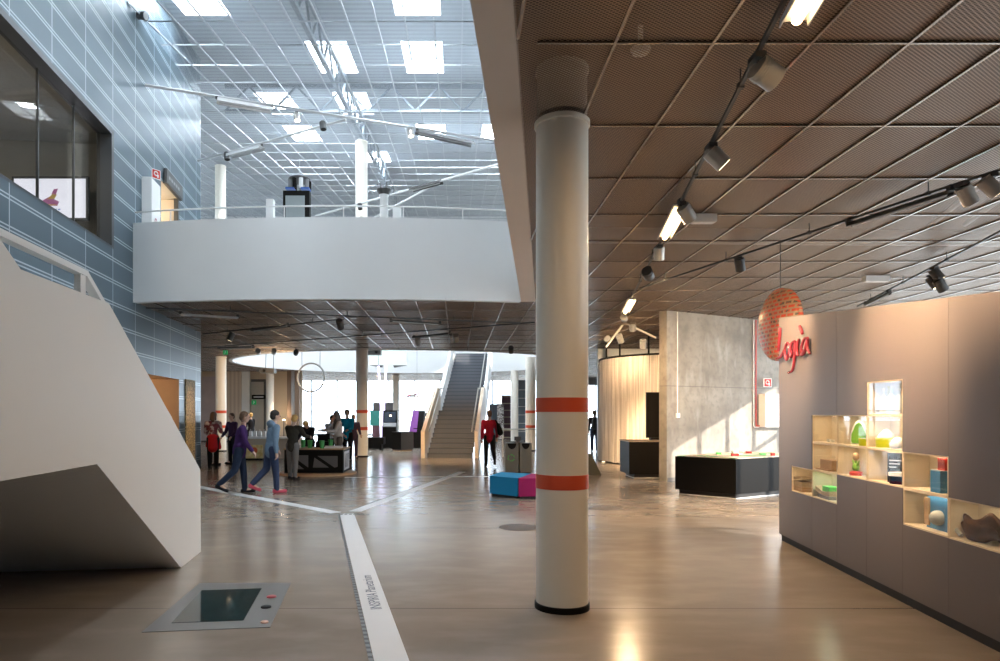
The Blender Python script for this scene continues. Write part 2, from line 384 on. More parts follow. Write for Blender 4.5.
    if style == 'hood': t += [('e', nb + hm @ Vector((0, -.045 * h, .015 * h)), (.065 * h, .05 * h, .045 * h), hm)]
    solid(t, 'jacket' if 'long' in extra or style == 'hood' else 'top', top, root)
    u = [('e', pel + up * .0 * h, (.094 * h, .07 * h, .06 * h))]
    for s in 'LR': u += [('c', J['hip' + s], .060 * h, J['knee' + s], .043 * h), ('c', J['knee' + s], .043 * h, J['ank' + s] + Vector((0, 0, .008 * h)), .034 * h)]
    solid(u, 'trousers', bottom, root)
    for s in 'LR':
        a = J['ank' + s]; solid([('c', J['heel' + s] + Vector((0, 0, .002 * h)), .025 * h, J['toe' + s] + Vector((0, 0, .002 * h)), .022 * h), ('c', a, .027 * h, J['heel' + s] + Vector((0, 0, .005 * h)), .025 * h)], 'shoe', shoe, root, .008, 3)
    if skirt:
        k = solid([('e', pel + up * .03 * h, (.105 * h, .085 * h, .05 * h)), ('c', pel + up * .02 * h + Vector((0, -.02 * h, 0)), .08 * h, pel - up * .16 * h + Vector((0, -.05 * h, 0)), .085 * h), ('c', pel + Vector((-.06 * h, .03 * h, 0)), .05 * h, pel + Vector((-.09 * h, .05 * h, -.13 * h)), .04 * h), ('c', pel + Vector((.06 * h, .03 * h, 0)), .05 * h, pel + Vector((.11 * h, .0, -.16 * h)), .035 * h)], 'tied_jacket', skirt, root)
    if hair:
        hh = [('e', hc + hm @ Vector((0, -.012 * h, .024 * h)), (.051 * h, .058 * h, .052 * h), hm), ('e', hc + hm @ Vector((0, -.026 * h, -.004 * h)), (.047 * h, .042 * h, .045 * h), hm)]
        if style == 'long': hh += [('c', hc + hm @ Vector((0, -.035 * h, 0)), .042 * h, hc + hm @ Vector((0, -.055 * h, -.10 * h)), .032 * h)] + [('c', hc + hm @ Vector((sg * .04 * h, -.01 * h, .01 * h)), .016 * h, hc + hm @ Vector((sg * .045 * h, -.015 * h, -.075 * h)), .014 * h) for sg in (-1, 1)]
        if style == 'bob': hh += [('c', hc + hm @ Vector((sg * .036 * h, -.012 * h, .01 * h)), .022 * h, hc + hm @ Vector((sg * .040 * h, -.015 * h, -.045 * h)), .018 * h) for sg in (-1, 1)]
        solid(hh, 'hair', hair, root, .008, 2)
    if style == 'scarf':
        sc_ = [('e', hc + hm @ Vector((0, -.012 * h, .014 * h)), (.057 * h, .062 * h, .068 * h), hm), ('c', hc + hm @ Vector((0, -.02 * h, -.03 * h)), .055 * h, nb, .062 * h), ('c', nb + Vector((0, .03 * h, .0)), .05 * h, che + Vector((0, .06 * h, 0)), .03 * h)]
        solid(sc_, 'headscarf', mat('grey_scarf', (.19, .165, .15), .85, var=.4, scale=25), root, .009, 3)
    for sg in (-1, 1): MB().ball(hc + hm @ Vector((sg * .019 * h, .0535 * h, .008 * h)), .0055 * h, 10, 8).build('eye', 'eye', root)
    if 'backpack' in extra: solid([('c', che + Vector((0, -.10 * h, .05 * h)), .06 * h, pel + Vector((0, -.10 * h, .07 * h)), .068 * h)], 'backpack', 'black_rough', root); 
    if 'bag' in extra: solid([('c', J['shR'] + Vector((.05 * h, -.06 * h, -.05 * h)), .035 * h, J['elR'] + Vector((.05 * h, -.07 * h, -.03 * h)), .055 * h), ('c', J['shR'] + Vector((.0, -.03 * h, .03 * h)), .015 * h, J['shR'] + Vector((.05 * h, -.06 * h, -.05 * h)), .02 * h)], 'shoulder_bag', 'black', root)
    return root
jeans = cloth('blue_denim', (.018, .028, .055)); jeans2 = cloth('mid_denim', (.035, .05, .10)); greyj = cloth('grey_denim', (.16, .15, .14)); blk = cloth('black_cloth', (.012, .011, .013))
def knit():
    m, nt, b = nodes('patterned_knit'); tc, o_ = xyz(nt); n = noise(nt, tc, 9, 3)
    nt.links.new(mixc(nt, ramp(nt, n, .48, .54), (.17, .035, .045), (.42, .33, .30)), b.inputs['Base Color']); b.inputs['Roughness'].default_value = .9; return m
walk = dict(hipL=-14, kneeL=22, hipR=24, kneeR=4, armL=25, armR=-22, elL=25, elR=20, lean=5)
p_ = fl(239.5, 493.5)
person('person in a purple jacket and dark jeans walking right over the white floor strip', p_, R(-75), 1.64, dict(hipL=10, kneeL=6, hipR=-12, kneeR=34, armL=-14, armR=12, elL=15, elR=25, lean=8, head=4),
       cloth('purple_jacket', (.055, .02, .10)), jeans, blk, 'hair_brown', 'bob', ('long',))
p_ = fl(271.5, 493.0)
person('person in a light blue hooded jacket, jeans and pink shoes, walking left of the table', p_, R(-55), 1.66, dict(hipL=-10, kneeL=34, hipR=7, kneeR=4, armL=10, armR=-10, elL=20, elR=15, lean=6, head=5),
       cloth('light_blue_jacket', (.15, .22, .30)), jeans2, cloth('pink_shoe', (.55, .08, .12)), 'hair_dark', 'hood', ('long',))
p_ = fl(213, 468.5)
person('person in a patterned top, red jacket tied round the waist, at far left', p_, R(15), 1.64, dict(hipL=4, hipR=-3, armL=20, armR=25, elL=60, elR=60, lean=4, head=14), knit(), blk, blk, 'hair_brown', 'long', (), cloth('red_cloth', (.42, .01, .015)))
p_ = fl(206.5, 467)
person('dark dressed person half hidden behind the one with the red tied jacket', p_ + Vector((0, .55, 0)), R(-20), 1.64, dict(armL=15, armR=15, elL=40, elR=50, head=10), cloth('navy_top', (.02, .02, .05)), blk, blk, 'hair_dark', 'bob')
p_ = fl(226, 465.5)
person('brown haired person in dark clothes standing before the left column', p_ + Vector((0, .6, 0)), R(150), 1.60, dict(armL=10, armR=14, elL=40, elR=30, head=8), cloth('plum_top', (.05, .02, .06)), blk, blk, 'hair_brown', 'short')
p_ = Vector(((251 - CX) * 30 / F, 30, 0))
person('distant blond person in black beside the grey doorway on the left', p_, R(60), 1.62, dict(armL=15, armR=12, elL=50, elR=30), blk, blk, blk, 'hair_blond', 'short')
p_ = fl(292.5, 479.5)
person('fair haired child in dark jacket and grey jeans, back turned, at the black table', p_, R(-14), 1.57, dict(hipL=6, kneeL=3, hipR=-4, kneeR=2, armL=34, armR=42, elL=45, elR=40, lean=9, head=12), cloth('dark_camo', (.035, .03, .022), var=.8, scale=9), greyj, blk, 'hair_blond', 'short', ('long',))
TB = Vector((-3.65, 18.2, 0))
p_ = Vector(((309.5 - CX) * 19.35 / F, 19.35, 0))
person('blond child in black bending far over the table of green cups', p_, R(172), 1.5, dict(hipL=16, hipR=10, kneeL=12, kneeR=6, armL=42, armR=34, elL=8, elR=20, lean=22, head=48), blk, blk, blk, 'hair_blond', 'short')
p_ = Vector(((338.5 - CX) * 19.6 / F, 19.6, 0))
person('woman in a white top and grey headscarf showing things at the table of green cups', p_, R(118), 1.64, dict(armL=35, armR=42, elL=58, elR=50, lean=3, head=16), cloth('white_top', (.68, .62, .58)), cloth('taupe_skirt', (.16, .13, .11)), blk, None, 'scarf', ('long',))
p_ = Vector(((329.5 - CX) * 20.6 / F, 20.6, 0))
person('child in a pale top leaning in behind the woman with the headscarf', p_, R(-130), 1.56, dict(armL=30, armR=30, elL=40, elR=40, lean=10, head=14), cloth('pale_blue_top', (.42, .45, .5)), blk, blk, 'hair_dark', 'short')
p_ = Vector(((347.5 - CX) * 22.5 / F, 22.5, 0))
person('person in a turquoise jacket right behind the woman with the headscarf', p_, R(160), 1.72, dict(armL=20, armR=15, elL=60, elR=40, head=8), cloth('turquoise_jacket', (.0, .22, .36)), blk, blk, 'hair_brown', 'short', ('long',))
p_ = Vector(((353.5 - CX) * 24.2 / F, 24.2, 0))
person('person in a dark plum coat standing left of the banded middle column', p_, R(200), 1.55, dict(armL=10, armR=10, elL=40, elR=30), cloth('plum_coat', (.06, .035, .06)), cloth('plum_trousers', (.045, .03, .05)), blk, 'hair_brown', 'short', ('long',))
p_ = fl(489.5, 466.5)
person('person in a red jacket with a black shoulder bag walking away beside the stairs', p_, R(4), 1.68, dict(hipL=4, kneeL=2, hipR=-14, kneeR=40, armL=-8, armR=8, elL=10, elR=25, lean=3, abR=12), cloth('red_jacket', (.40, .01, .03)), blk, blk, 'hair_brown', 'short', ('long', 'bag'))
p_ = fl(594.5, 451.5)
person('distant person with a backpack right of the foreground column, back turned', p_, R(-12), 1.72, dict(hipL=5, hipR=-6, kneeR=8, armL=8, armR=10, elL=25, elR=20), cloth('black_coat', (.015, .015, .018)), jeans2, blk, 'hair_brown', 'short', ('long', 'backpack'))

# ------------------------------------------------------------------ plan of the building
ZC = 4.03                                      # lower ceiling
def wallx(Y): return -5.118 - .127 * Y         # blue clad wall
def edgeL(Y): return -.4075 + .1223 * Y        # atrium edge of the slab
def edgeR(Y): return -.177 + .127 * Y          # where the mesh ceiling begins
def circ3(a, b, c):
    ax, ay = a; bx, by = b; cx, cy = c; d = 2 * (ax * (by - cy) + bx * (cy - ay) + cx * (ay - by))
    ux = ((ax * ax + ay * ay) * (by - cy) + (bx * bx + by * by) * (cy - ay) + (cx * cx + cy * cy) * (ay - by)) / d
    uy = ((ax * ax + ay * ay) * (cx - bx) + (bx * bx + by * by) * (ax - cx) + (cx * cx + cy * cy) * (bx - ax)) / d
    return ux, uy, math.hypot(ax - ux, ay - uy)
BC = circ3((1.371, 14.57), (-2.65, 14.19), (-6.977, 14.64))
def bal(x): return BC[1] - math.copysign(1, BC[1] - 14) * math.sqrt(BC[2] ** 2 - (x - BC[0]) ** 2)
ARC = [(x, bal(x)) for x in [1.371 + (-6.977 - 1.371) * i / 40 for i in range(41)]]
YB = -8.0
HOLE_A = [(edgeL(YB), YB)] + ARC + [(wallx(YB), YB)]
HOLE_A_MESH = [(edgeR(YB), YB), (edgeR(14.60), 14.60)] + ARC[1:] + [(wallx(YB), YB)]
HB = (-2.5, 32.8, 8.0, 7.1)
HOLE_B = [(HB[0] + HB[2] * math.cos(2 * math.pi * i / 96), HB[1] + HB[3] * math.sin(2 * math.pi * i / 96)) for i in range(96)]
OUT = [(-18, YB), (12, YB), (12, 50), (-18, 50)]
def inside(p, poly):
    x, y = p; c = False; n = len(poly)
    for i in range(n):
        x1, y1 = poly[i]; x2, y2 = poly[(i + 1) % n]
        if (y1 > y) != (y2 > y) and x < (x2 - x1) * (y - y1) / (y2 - y1) + x1: c = not c
    return c

# floor
struct(MB().poly([(-18, YB), (12, YB), (12, 50), (-18, 50)], z=0).build('floor', 'floor'))
# lower ceiling: expanded metal sheets in a T-bar grid
LEFT_ROOM = [(-18, YB), (wallx(YB) - .02, YB), (wallx(20.5) - .02, 20.5), (-18, 20.5)]
struct(MB().poly([(wallx(20.5), 20.5), (wallx(14.64), 14.64)] + ARC[::-1][1:-1] + [(edgeR(14.60), 14.60), (edgeR(YB), YB), (12, YB), (12, 50), (-18, 50), (-18, 20.5)], [HOLE_B], z=ZC).build('ceiling_mesh', 'mesh', smooth=False))
g = MB()
okp = lambda x, y: not inside((x, y), HOLE_A_MESH) and not inside((x, y), HOLE_B) and not inside((x, y), LEFT_ROOM)
def grid_line(mb, p, q, w, h, zf, step=.16):
    p, q = Vector(p), Vector(q); n = int((q - p).length / step); start = None
    for i in range(n + 1):
        a = p + (q - p) * (i / n); good = okp(a.x, a.y)
        if good and start is None: start = a
        if (not good or i == n) and start is not None:
            e = a if good else p + (q - p) * ((i - 1) / n)
            if (e - start).length > .05: mb.bar((start.x, start.y, zf(start.y)), (e.x, e.y, zf(e.y)), w, h)
            start = None
for i in range(-28, 19):
    x = .392 + .64 * i; grid_line(g, (x, YB + .05), (x, 49.9), .019, .024, lambda y: ZC - .006)
for j in range(-6, 37):
    y = 4.44 + 1.28 * j
    if YB < y < 49.9: grid_line(g, (-17.9, y), (11.9, y), .018, .024, lambda y: ZC - .004)
struct(g.build('ceiling_grid', 'tbar', smooth=False))
# plastered soffit strip along the atrium edge
g = MB(); g.prism([(edgeL(YB), YB, 4.0), (edgeL(14.6), 14.6, 4.0), (edgeR(14.6), 14.6, 4.0), (edgeR(YB), YB, 4.0)], (0, 0, .2))
struct(g.build('ceiling_soffit', 'soffit', smooth=False))
# slab above
SL = [(wallx(20.5), 20.5), (wallx(14.64), 14.64)] + ARC[::-1][1:] + [(edgeL(YB), YB), (12, YB), (12, 50), (-18, 50), (-18, 20.5)]
g = MB(); g.poly(SL, [HOLE_B], z=4.45); g.poly(SL, [HOLE_B], z=4.65)
struct(g.build('ceiling_slab', 'slab', smooth=False))
struct(MB().poly(SL, [HOLE_B], z=4.66).build('floor_upper', mat('upper_floor', (.42, .41, .39), .4), smooth=False))
# balcony fronts
def ribbon(pts, z0, z1, th, closed=False, inward=None):
    mb = MB(); n = len(pts); V = []
    for i, p in enumerate(pts):
        a = Vector(pts[(i - 1) % n] if closed or i else pts[0]); b = Vector(pts[(i + 1) % n] if closed or i < n - 1 else pts[-1])
        t = (b - a).normalized(); nn = Vector((-t.y, t.x)) * th; q = Vector(p) + nn
        V.append([mb.bm.verts.new((p[0], p[1], z0)), mb.bm.verts.new((p[0], p[1], z1)), mb.bm.verts.new((q.x, q.y, z1)), mb.bm.verts.new((q.x, q.y, z0))])
    for i in range(n if closed else n - 1):
        A, B = V[i], V[(i + 1) % n]
        for k in range(4): mb.bm.faces.new((A[k], A[(k + 1) % 4], B[(k + 1) % 4], B[k]))
    if not closed: mb.bm.faces.new(V[0]); mb.bm.faces.new(V[-1][::-1])
    return mb
struct(ribbon(ARC, 3.99, 5.70, -.16).build('wall_balcony', 'white'))
struct(ribbon([(edgeL(YB), YB), (edgeL(14.56), 14.56)], 4.21, 5.70, -.16).build('wall_gallery', 'white'))
struct(ribbon(HOLE_B, 3.99, 5.6, -.16, closed=True).build('wall_rotunda', 'white', angle=60))
# thin handrail and glass guard above the balcony front
rl = thing('balcony_railing', 'thin white handrail on slim posts along the top of the white curved balcony', 'railing', (0, 0, 5.7))
pts = [(x, y + .10, .26) for x, y in ARC]
MB().path(pts, .018).build('handrail', 'white_paint', rl)
for i in (1, 6, 12, 18, 24, 30, 36):
    x, y = ARC[i]; MB().tube((x, y + .10, 0), (x, y + .10, .26), .013).build('post', 'white_paint', rl)

# roof: slopes up away from the eye
def roof(y): return 8.39 + .13 * y
okp = lambda x, y: x > wallx(y) + .01 if y < 20.5 else True
SLOPE = math.sqrt(1 + .13 ** 2)
struct(MB().poly([(wallx(YB), YB), (12, YB), (12, 50), (-18, 50), (-18, 20.5), (wallx(20.5), 20.5)], f=lambda x, y: (x, y, roof(y) + .03)).build('ceiling_atrium_mesh', 'roofmesh', smooth=False))
g = MB()
for i in range(-28, 18):
    x = .12 + .64 * i; grid_line(g, (x, YB), (x, 49.9), .03, .035, roof)
for j in range(-12, 36):
    y = 15.2 + 1.28 * j
    if YB < y < 49.9: grid_line(g, (-17.9, y), (11.9, y), .014, .03, roof)
struct(g.build('ceiling_atrium_grid', 'tbar_hi', smooth=False))
def deck(y): return roof(y) + 1.2
SKY = [(x, y0, y1) for x, y0, y1 in
       [(-6.4, 15.0, 17.5), (-1.0, 15.0, 17.5), (-3.7, 19.1, 21.5), (-1.0, 19.1, 21.5), (-6.4, 23.3, 25.7), (-3.7, 23.3, 25.7),
        (-6.4, 27.2, 29.4), (-1.05, 27.0, 29.2), (1.6, 27.0, 29.2), (-3.8, 31.2, 33.2),
        (-3.7, 7.0, 9.4), (-3.7, 11.0, 13.2), (-1.2, 10.0, 12.2), (2.0, 19.1, 21.5), (4.5, 15, 17.5), (7, 22, 24.4)]]
holes = [[(x - .58, a), (x + .58, a), (x + .58, b), (x - .58, b)] for x, a, b in SKY]
struct(MB().poly([(-18.2, YB - .2), (12.2, YB - .2), (12.2, 50.2), (-18.2, 50.2)], holes, f=lambda x, y: (x, y, deck(y))).build('ceiling_deck', 'deck', smooth=False))
for n, h in enumerate(holes):
    g = MB(); (x0, a), (x1, _), (_, b), _ = h
    for p, q in (((x0, a), (x1, a)), ((x1, a), (x1, b)), ((x1, b), (x0, b)), ((x0, b), (x0, a))):
        g.face([(*p, deck(p[1]) - .02), (*q, deck(q[1]) - .02), (*q, deck(q[1]) + .45), (*p, deck(p[1]) + .45)])
    struct(g.build('window_%d' % (n + 1), 'white_paint', smooth=False, fix=False))
# roof trusses
def truss(name, label, x0, y0, x1, y1, n):
    t = thing(name, label, 'truss', (0, 0, 0))
    lo = lambda k: Vector((x0 + (x1 - x0) * k, y0 + (y1 - y0) * k, roof(y0 + (y1 - y0) * k) + .22)); hi = lambda k: lo(k) + Vector((0, 0, .82))
    MB().bar(lo(0), lo(1), .11, .11).build('bottom_chord', 'truss', t); MB().bar(hi(0), hi(1), .12, .12).build('top_chord', 'truss', t)
    for i in range(n):
        a, b = i / n, (i + 1) / n
        MB().bar(lo(a), hi((a + b) / 2), .06, .06).build('web', 'truss', t); MB().bar(hi((a + b) / 2), lo(b), .06, .06).build('web', 'truss', t)
    return t
truss('roof_truss', 'steel lattice truss running lengthwise under the roof, left of centre above the mesh', -3.55, 2, -3.55, 40, 26)
truss('roof_truss', 'steel lattice truss crossing the atrium just behind the bright middle skylight', -7.6, 22.3, 8, 22.3, 10)

# blue clad wall in its own frame: local x along the wall, z up
ANG = math.atan2(1, -.127)
wl = MB()
S = lambda Y: Y * SLOPE_W
SLOPE_W = math.sqrt(1 + .127 ** 2)
WIN = [(S(9.0), 4.90), (S(13.56), 4.90), (S(13.56), 7.23), (S(9.0), 7.23)]
WIN = [(S(5.0), 4.90), (S(13.56), 4.90), (S(13.56), 7.23), (S(5.0), 7.23)]
DLOW = [(S(15.6), 0.0), (S(18.16), 0.0), (S(18.16), 2.51), (S(15.6), 2.51)]
DUP = [(S(16.6), 4.65), (S(18.16), 4.65), (S(18.16), 7.3), (S(16.6), 7.3)]
outer = [(S(YB), 0), DLOW[0], DLOW[3], DLOW[2], DLOW[1], (S(20.5), 0), (S(20.5), deck(20.5)), (S(YB), deck(YB))]
wl.poly(outer, [WIN, DUP], f=lambda x, y: (x, 0, y))
o = wl.build('wall_left', 'clad', loc=(-5.118, 0, 0), rz=ANG, smooth=False, fix=False); struct(o)
WL = o.matrix_basis.copy()
def wl_part(mb, name, m, **k):
    return mb.build(name, m, loc=(-5.118, 0, 0), rz=ANG, **k)
# end of the wall and its return
g = MB(); g.box((S(20.5) - .02, .0, 0), (S(20.5), 10, deck(20.5)))
struct(wl_part(g, 'wall_return', 'white', smooth=False))
# big window of the upper room: reveal, frame, panes
g = MB()
x0, x1, z0, z1 = S(5.0), S(13.56), 4.90, 7.23
for a, b in (((x0, 0, z1 - .10), (x1, .28, z1)), ((x0, 0, z0 - .03), (x1, .28, z0 + .02)), ((x1 - .12, .0, z0), (x1, .28, z1))):
    g.box(a, b)
o = struct(wl_part(g, 'window_30', 'frame', smooth=False))
for s in (S(9.0), S(10.92), S(12.24)):
    struct(MB().box((s - .012, .2, z0), (s + .012, .24, z1)).build('window_mullion', 'frame', o, smooth=False))
struct(MB().box((x0, .215, z0), (x1, .225, z1)).build('window_pane', 'dglass', o, smooth=False))
# room behind it
g = MB(); a, b = S(4.8), S(15.0)
g.face([(a, 5.0, 4.6), (b, 5.0, 4.6), (b, 5.0, 7.5), (a, 5.0, 7.5)]); g.face([(b, .3, 4.6), (b, 5, 4.6), (b, 5, 7.5), (b, .3, 7.5)])
g.face([(a, .3, 4.6), (a, 5, 4.6), (a, 5, 7.5), (a, .3, 7.5)]); g.face([(a, .1, 4.6), (b, .1, 4.6), (b, 5, 4.6), (a, 5, 4.6)])
struct(wl_part(g, 'wall_room', mat('room_wall', (.44, .41, .36), .7), smooth=False, fix=False))
g = MB(); g.face([(a, .1, 7.5), (b, .1, 7.5), (b, 5, 7.5), (a, 5, 7.5)]); struct(wl_part(g, 'ceiling_room', mat('room_ceiling', (.34, .31, .27), .7), smooth=False, fix=False))
struct(MB().box((5.27, 25.4, 0), (12, 25.6, 4.02)).build('wall_partition', 'white', smooth=False))
# far and side walls of the hall
ADDED_CLER = [(26, 5.6), (48, 5.6), (48, 10.4), (26, 10.4)]  # unseen high window openings, added to brighten the rotunda and upper hall
g = MB(); g.poly([(YB, 4.05), (50, 4.05), (50, 20), (YB, 20)], [ADDED_CLER], f=lambda y, z: (12, y, z)); g.face([(12, YB, 0), (12, 3.1, 0), (12, 3.1, 4.05), (12, YB, 4.05)])
g.face([(12, 22, 0), (12, 50, 0), (12, 50, 4.05), (12, 22, 4.05)]); g.face([(12, 3.1, 0), (12, 22, 0), (12, 22, .5), (12, 3.1, .5)])
struct(g.build('wall_right', 'white', smooth=False, fix=False))
g = MB()
for i, y in enumerate([3.1 + 1.05 * k for k in range(19)]): g.box((11.95, y - .05, .5), (12.05, y + .05, 4.05))
g.box((11.95, 3.1, 2.7), (12.05, 22, 2.78))
struct(g.build('window_31', 'mullion', smooth=False))
for n, x in ((35, 12), (36, -18)):  # mullions of the added clerestory openings
    g = MB()
    for k in range(12): g.box((x - .05, 26 + 2 * k - .05, 5.6), (x + .05, 26 + 2 * k + .05, 10.4))
    g.box((x - .05, 26, 7.9), (x + .05, 48, 8.0)); struct(g.build('window_%d' % n, 'mullion', smooth=False))
g = MB(); g.poly([(20.5, 0), (50, 0), (50, 20), (20.5, 20)], [ADDED_CLER], f=lambda y, z: (-18, y, z)); struct(g.build('wall_left_far', 'white', smooth=False, fix=False))
# unseen rear wall, small high glazing added to send daylight forward
g = MB()
g.poly([(-19, 0), (12, 0), (12, 9), (-19, 9)], [[(-3.9, 6.0), (-1.0, 6.0), (-1.0, 7.4), (-3.9, 7.4)]], f=lambda x, z: (x, YB, z))
struct(g.build('wall_rear', 'white', smooth=False, fix=False))
g = MB()
for x in (-3.9, -2.9, -1.95, -1.0): g.box((x - .04, YB - .05, 6.0 if x < 0 else .3), (x + .04, YB + .05, 7.4 if x < 0 else 3.4))
struct(g.build('window_32', 'mullion', smooth=False))
# far window front
g = MB()
g.face([(-18, 50, 4.0), (12, 50, 4.0), (12, 50, 20), (-18, 50, 20)])
struct(g.build('wall_far', 'white', smooth=False, fix=False))
g = MB()
for x in [-12.6 + 1.9 * k for k in range(13)]: g.box((x - .05, 49.9, 0), (x + .05, 50.05, 4.0))
g.box((-12.6, 49.85, 1.75), (12, 50, 1.83)); g.box((-12.6, 49.85, 0), (12, 50, .1))
struct(g.build('window_33', 'mullion', smooth=False))
struct(MB().box((-12.6, 49.92, .1), (12, 49.93, 4.0)).build('window_34', 'glass', smooth=False))
# ground outdoors
o = MB().poly([(-120, -120), (120, -120), (120, 200), (-120, 200)], z=-.3).build('ground', mat('pale_ground', (.45, .46, .45), .9), smooth=False); o['kind'] = 'structure'

NICHE_W, E_LIN, E_SPOT, E_FAR, E_ROOM = .7, 80, 900, 5.0, 100
SKY_L, WORLD = 45, 7.5
# ------------------------------------------------------------------ columns
def column(x, y, z0, z1, r, label, stripes=False, base=True, group=None):
    t = thing('round_column', label, 'column', (x, y, z0), 0, group)
    h = z1 - z0
    MB().lathe([(r, .0), (r, h)], seg=48).build('shaft', 'column', t)
    MB().lathe([(r + .003, h - .05), (r + .014, h - .045), (r + .014, h - .012), (r + .003, h - .01)], seg=48).build('collar', 'column', t)
    if base: MB().lathe([(r + .012, 0), (r + .012, .045), (r + .002, .05)], seg=48).build('base_ring', 'black', t)
    if stripes:
        for z in (1.045, 1.67): MB().lathe([(r + .001, z - .058), (r + .0025, z - .057), (r + .0025, z + .057), (r + .001, z + .058)], seg=48).build('band', 'orange', t)
    return t
column(.868, 5.62, 0, 4.01, .214, 'big white round column in the foreground with two orange bands and black base ring', True)
column(.868, 5.62, 4.05, 4.45, .205, 'pale column head seen through the ceiling mesh over the foreground column', False, False)
p = at(362, 400, 25.2); column(p.x, p.y, 0, 4.01, .22, 'white column with two orange bands behind the demonstration table', True)
p = at(221, 400, 28.8); column(p.x, p.y, 0, 4.01, .22, 'white column with an orange band at the blue wall, behind the people on the left', True)
p = at(530.5, 400, 29); column(p.x, p.y, 0, 4.01, .215, 'white column with two orange bands just right of the stairs, behind the bins', True)
p = at(270, 400, 38); column(p.x, p.y, 0, 4.01, .22, 'plain white column behind the blurred pair, beyond the left end of the ceiling opening', False)
p = at(396, 400, 43); column(p.x, p.y, 0, 4.01, .21, 'plain white column before the bright windows, behind the black consoles', False)
p = at(514.5, 400, 38); column(p.x, p.y, 0, 4.01, .21, 'plain white column between the stairs and the banded column, before the shelves', False)
for px, Y, lab in ((361.5, 25, 'white column on the upper floor, nearest the middle of the balcony'), (220.5, 28.8, 'grey white column on the upper floor beside the blue wall')):
    p = at(px, 300, Y); column(p.x, Y, 4.65, roof(Y) - .05, .22, lab, False, False)

# ------------------------------------------------------------------ sculptural stair on the left
n_ = Vector((-1, -.127, 0)).normalized()
def sp(Y, Z, off=0.0): return Vector((-1.966 - .127 * Y, Y, Z)) + n_ * off
st = thing('staircase', 'white angular staircase with solid parapet and dark underside at the left edge', 'stairs', (0, 0, 0))
prof = [(7.05, 0), (7.88, 0), (7.85, .952), (5.11, 2.427), (3.82, 2.41), (2.2, 3.3), (2.2, 1.75), (3.0, 1.243), (4.886, 1.237)]
MB().prism([sp(*q) for q in prof], n_ * .14).build('parapet', 'stair', st, smooth=False, bevel=.004)
MB().prism([sp(*q, 2.3) for q in prof], n_ * .14).build('parapet', 'stair', st, smooth=False)
MB().prism([sp(*q, .14) for q in [(7.06, .004), (4.89, 1.243), (3.0, 1.249), (2.2, 1.756), (2.2, 2.0), (3.2, 1.45), (4.9, 1.45), (7.5, .004)]], n_ * 2.16).build('flight', 'stair', st, smooth=False)
for i in range(9):
    y = 7.62 - .3 * i; z = .163 * (i + 1)
    MB().prism([sp(*q, .141) for q in [(y, z - .163), (y - .32, z - .163), (y - .32, z), (y, z)]], n_ * 2.158).build('step', 'stair', st, smooth=False)
MB().bar(sp(3.0, 2.665, .25), sp(5.29, 2.68, .25), .07, .045).build('handrail', 'stair', st, smooth=False)
MB().bar(sp(5.27, 2.68, .25), sp(7.5, 1.53, .25), .07, .045).build('handrail', 'stair', st, smooth=False)
MB().bar(sp(5.22, 2.0, .25), sp(5.22, 2.66, .25), .07, .05, (1, 0, 0)).build('rail_post', 'stair', st, smooth=False)
MB().bar(sp(4.0, 2.0, .25), sp(4.0, 2.66, .25), .07, .05, (1, 0, 0)).build('rail_post', 'stair', st, smooth=False)

# ------------------------------------------------------------------ markings and fittings in the floor
M['strip'] = mat('white_inlay', (.72, .72, .73), .35, var=.03, scale=4)
M['slot'] = stripe_mat('slotted_steel', (.04, .04, .04), (.18, .18, .18), 1, .09, .55, .4, .3)
def strip(name, label, a, b, wd, slot=0):
    a, b = Vector((*a, 0)), Vector((*b, 0)); d = (b - a).normalized(); nrm = Vector((-d.y, d.x, 0))
    t = thing(name, label, 'floor strip', a)
    MB().prism([Vector((0, 0, .0)) + nrm * s * wd / 2 + (b - a) * k for s, k in ((1, 0), (-1, 0), (-1, 1), (1, 1))], (0, 0, .004)).build('inlay', 'strip', t, smooth=False)
    if slot:
        MB().prism([nrm * (wd / 2 + q) + (b - a) * k for q, k in ((slot, 0), (.004, 0), (.004, 1), (slot, 1))], (0, 0, .003)).build('slot_cover', 'slot', t, smooth=False)
    return t, d
t, d = strip('floor_strip', 'wide white strip in the floor lettered in grey, running towards the viewer', (-.03, 2.5), (-1.757, 10.85), .222, .034)
def text_mesh(s, size, name, m, parent, mtx, extrude=.002, align='LEFT', bold=0):
    c = bpy.data.curves.new(name, 'FONT'); c.body = s; c.size = size; c.extrude = extrude; c.align_x = align; c.offset = bold; c.resolution_u = 3
    o = bpy.data.objects.new(name, c); COL.objects.link(o); bpy.context.view_layer.update()
    me = bpy.data.meshes.new_from_object(o.evaluated_get(bpy.context.evaluated_depsgraph_get())); bpy.data.objects.remove(o)
    me.name = name; me.materials.clear(); me.materials.append(m if not isinstance(m, str) else M[m])
    q = bpy.data.objects.new(name, me); COL.objects.link(q)
    if parent: q.parent = parent
    q.matrix_basis = mtx; return q
M['ink'] = mat('grey_ink', (.10, .12, .18), .5)
p0 = fl(382.0, 609.5) - Vector(t.location); p0.z = .0046
ang = math.atan2(d.y, d.x)
text_mesh('INSPIRIA Planetarium', .135, 'lettering', 'ink', t, Matrix.Translation(p0) @ Matrix.Rotation(ang, 4, 'Z'), .0004)
strip('floor_strip', 'white strip in the floor branching left towards the blue wall', (-1.95, 10.95), (-6.2, 15.42), .20)
strip('floor_strip', 'white strip in the floor branching right towards the foot of the stairs', (-1.66, 11.1), (.137, 18.6), .20, .03)
strip('floor_strip', 'narrow white strip in the floor crossing before the foot of the stairs', (fl(345, 477.5).x, fl(345, 477.5).y), (fl(487, 476.5).x, fl(487, 476.5).y), .12)
gr = MB()
for i in range(12): gr.box((i * .07, 0, 0), (i * .07 + .045, .09, .005))
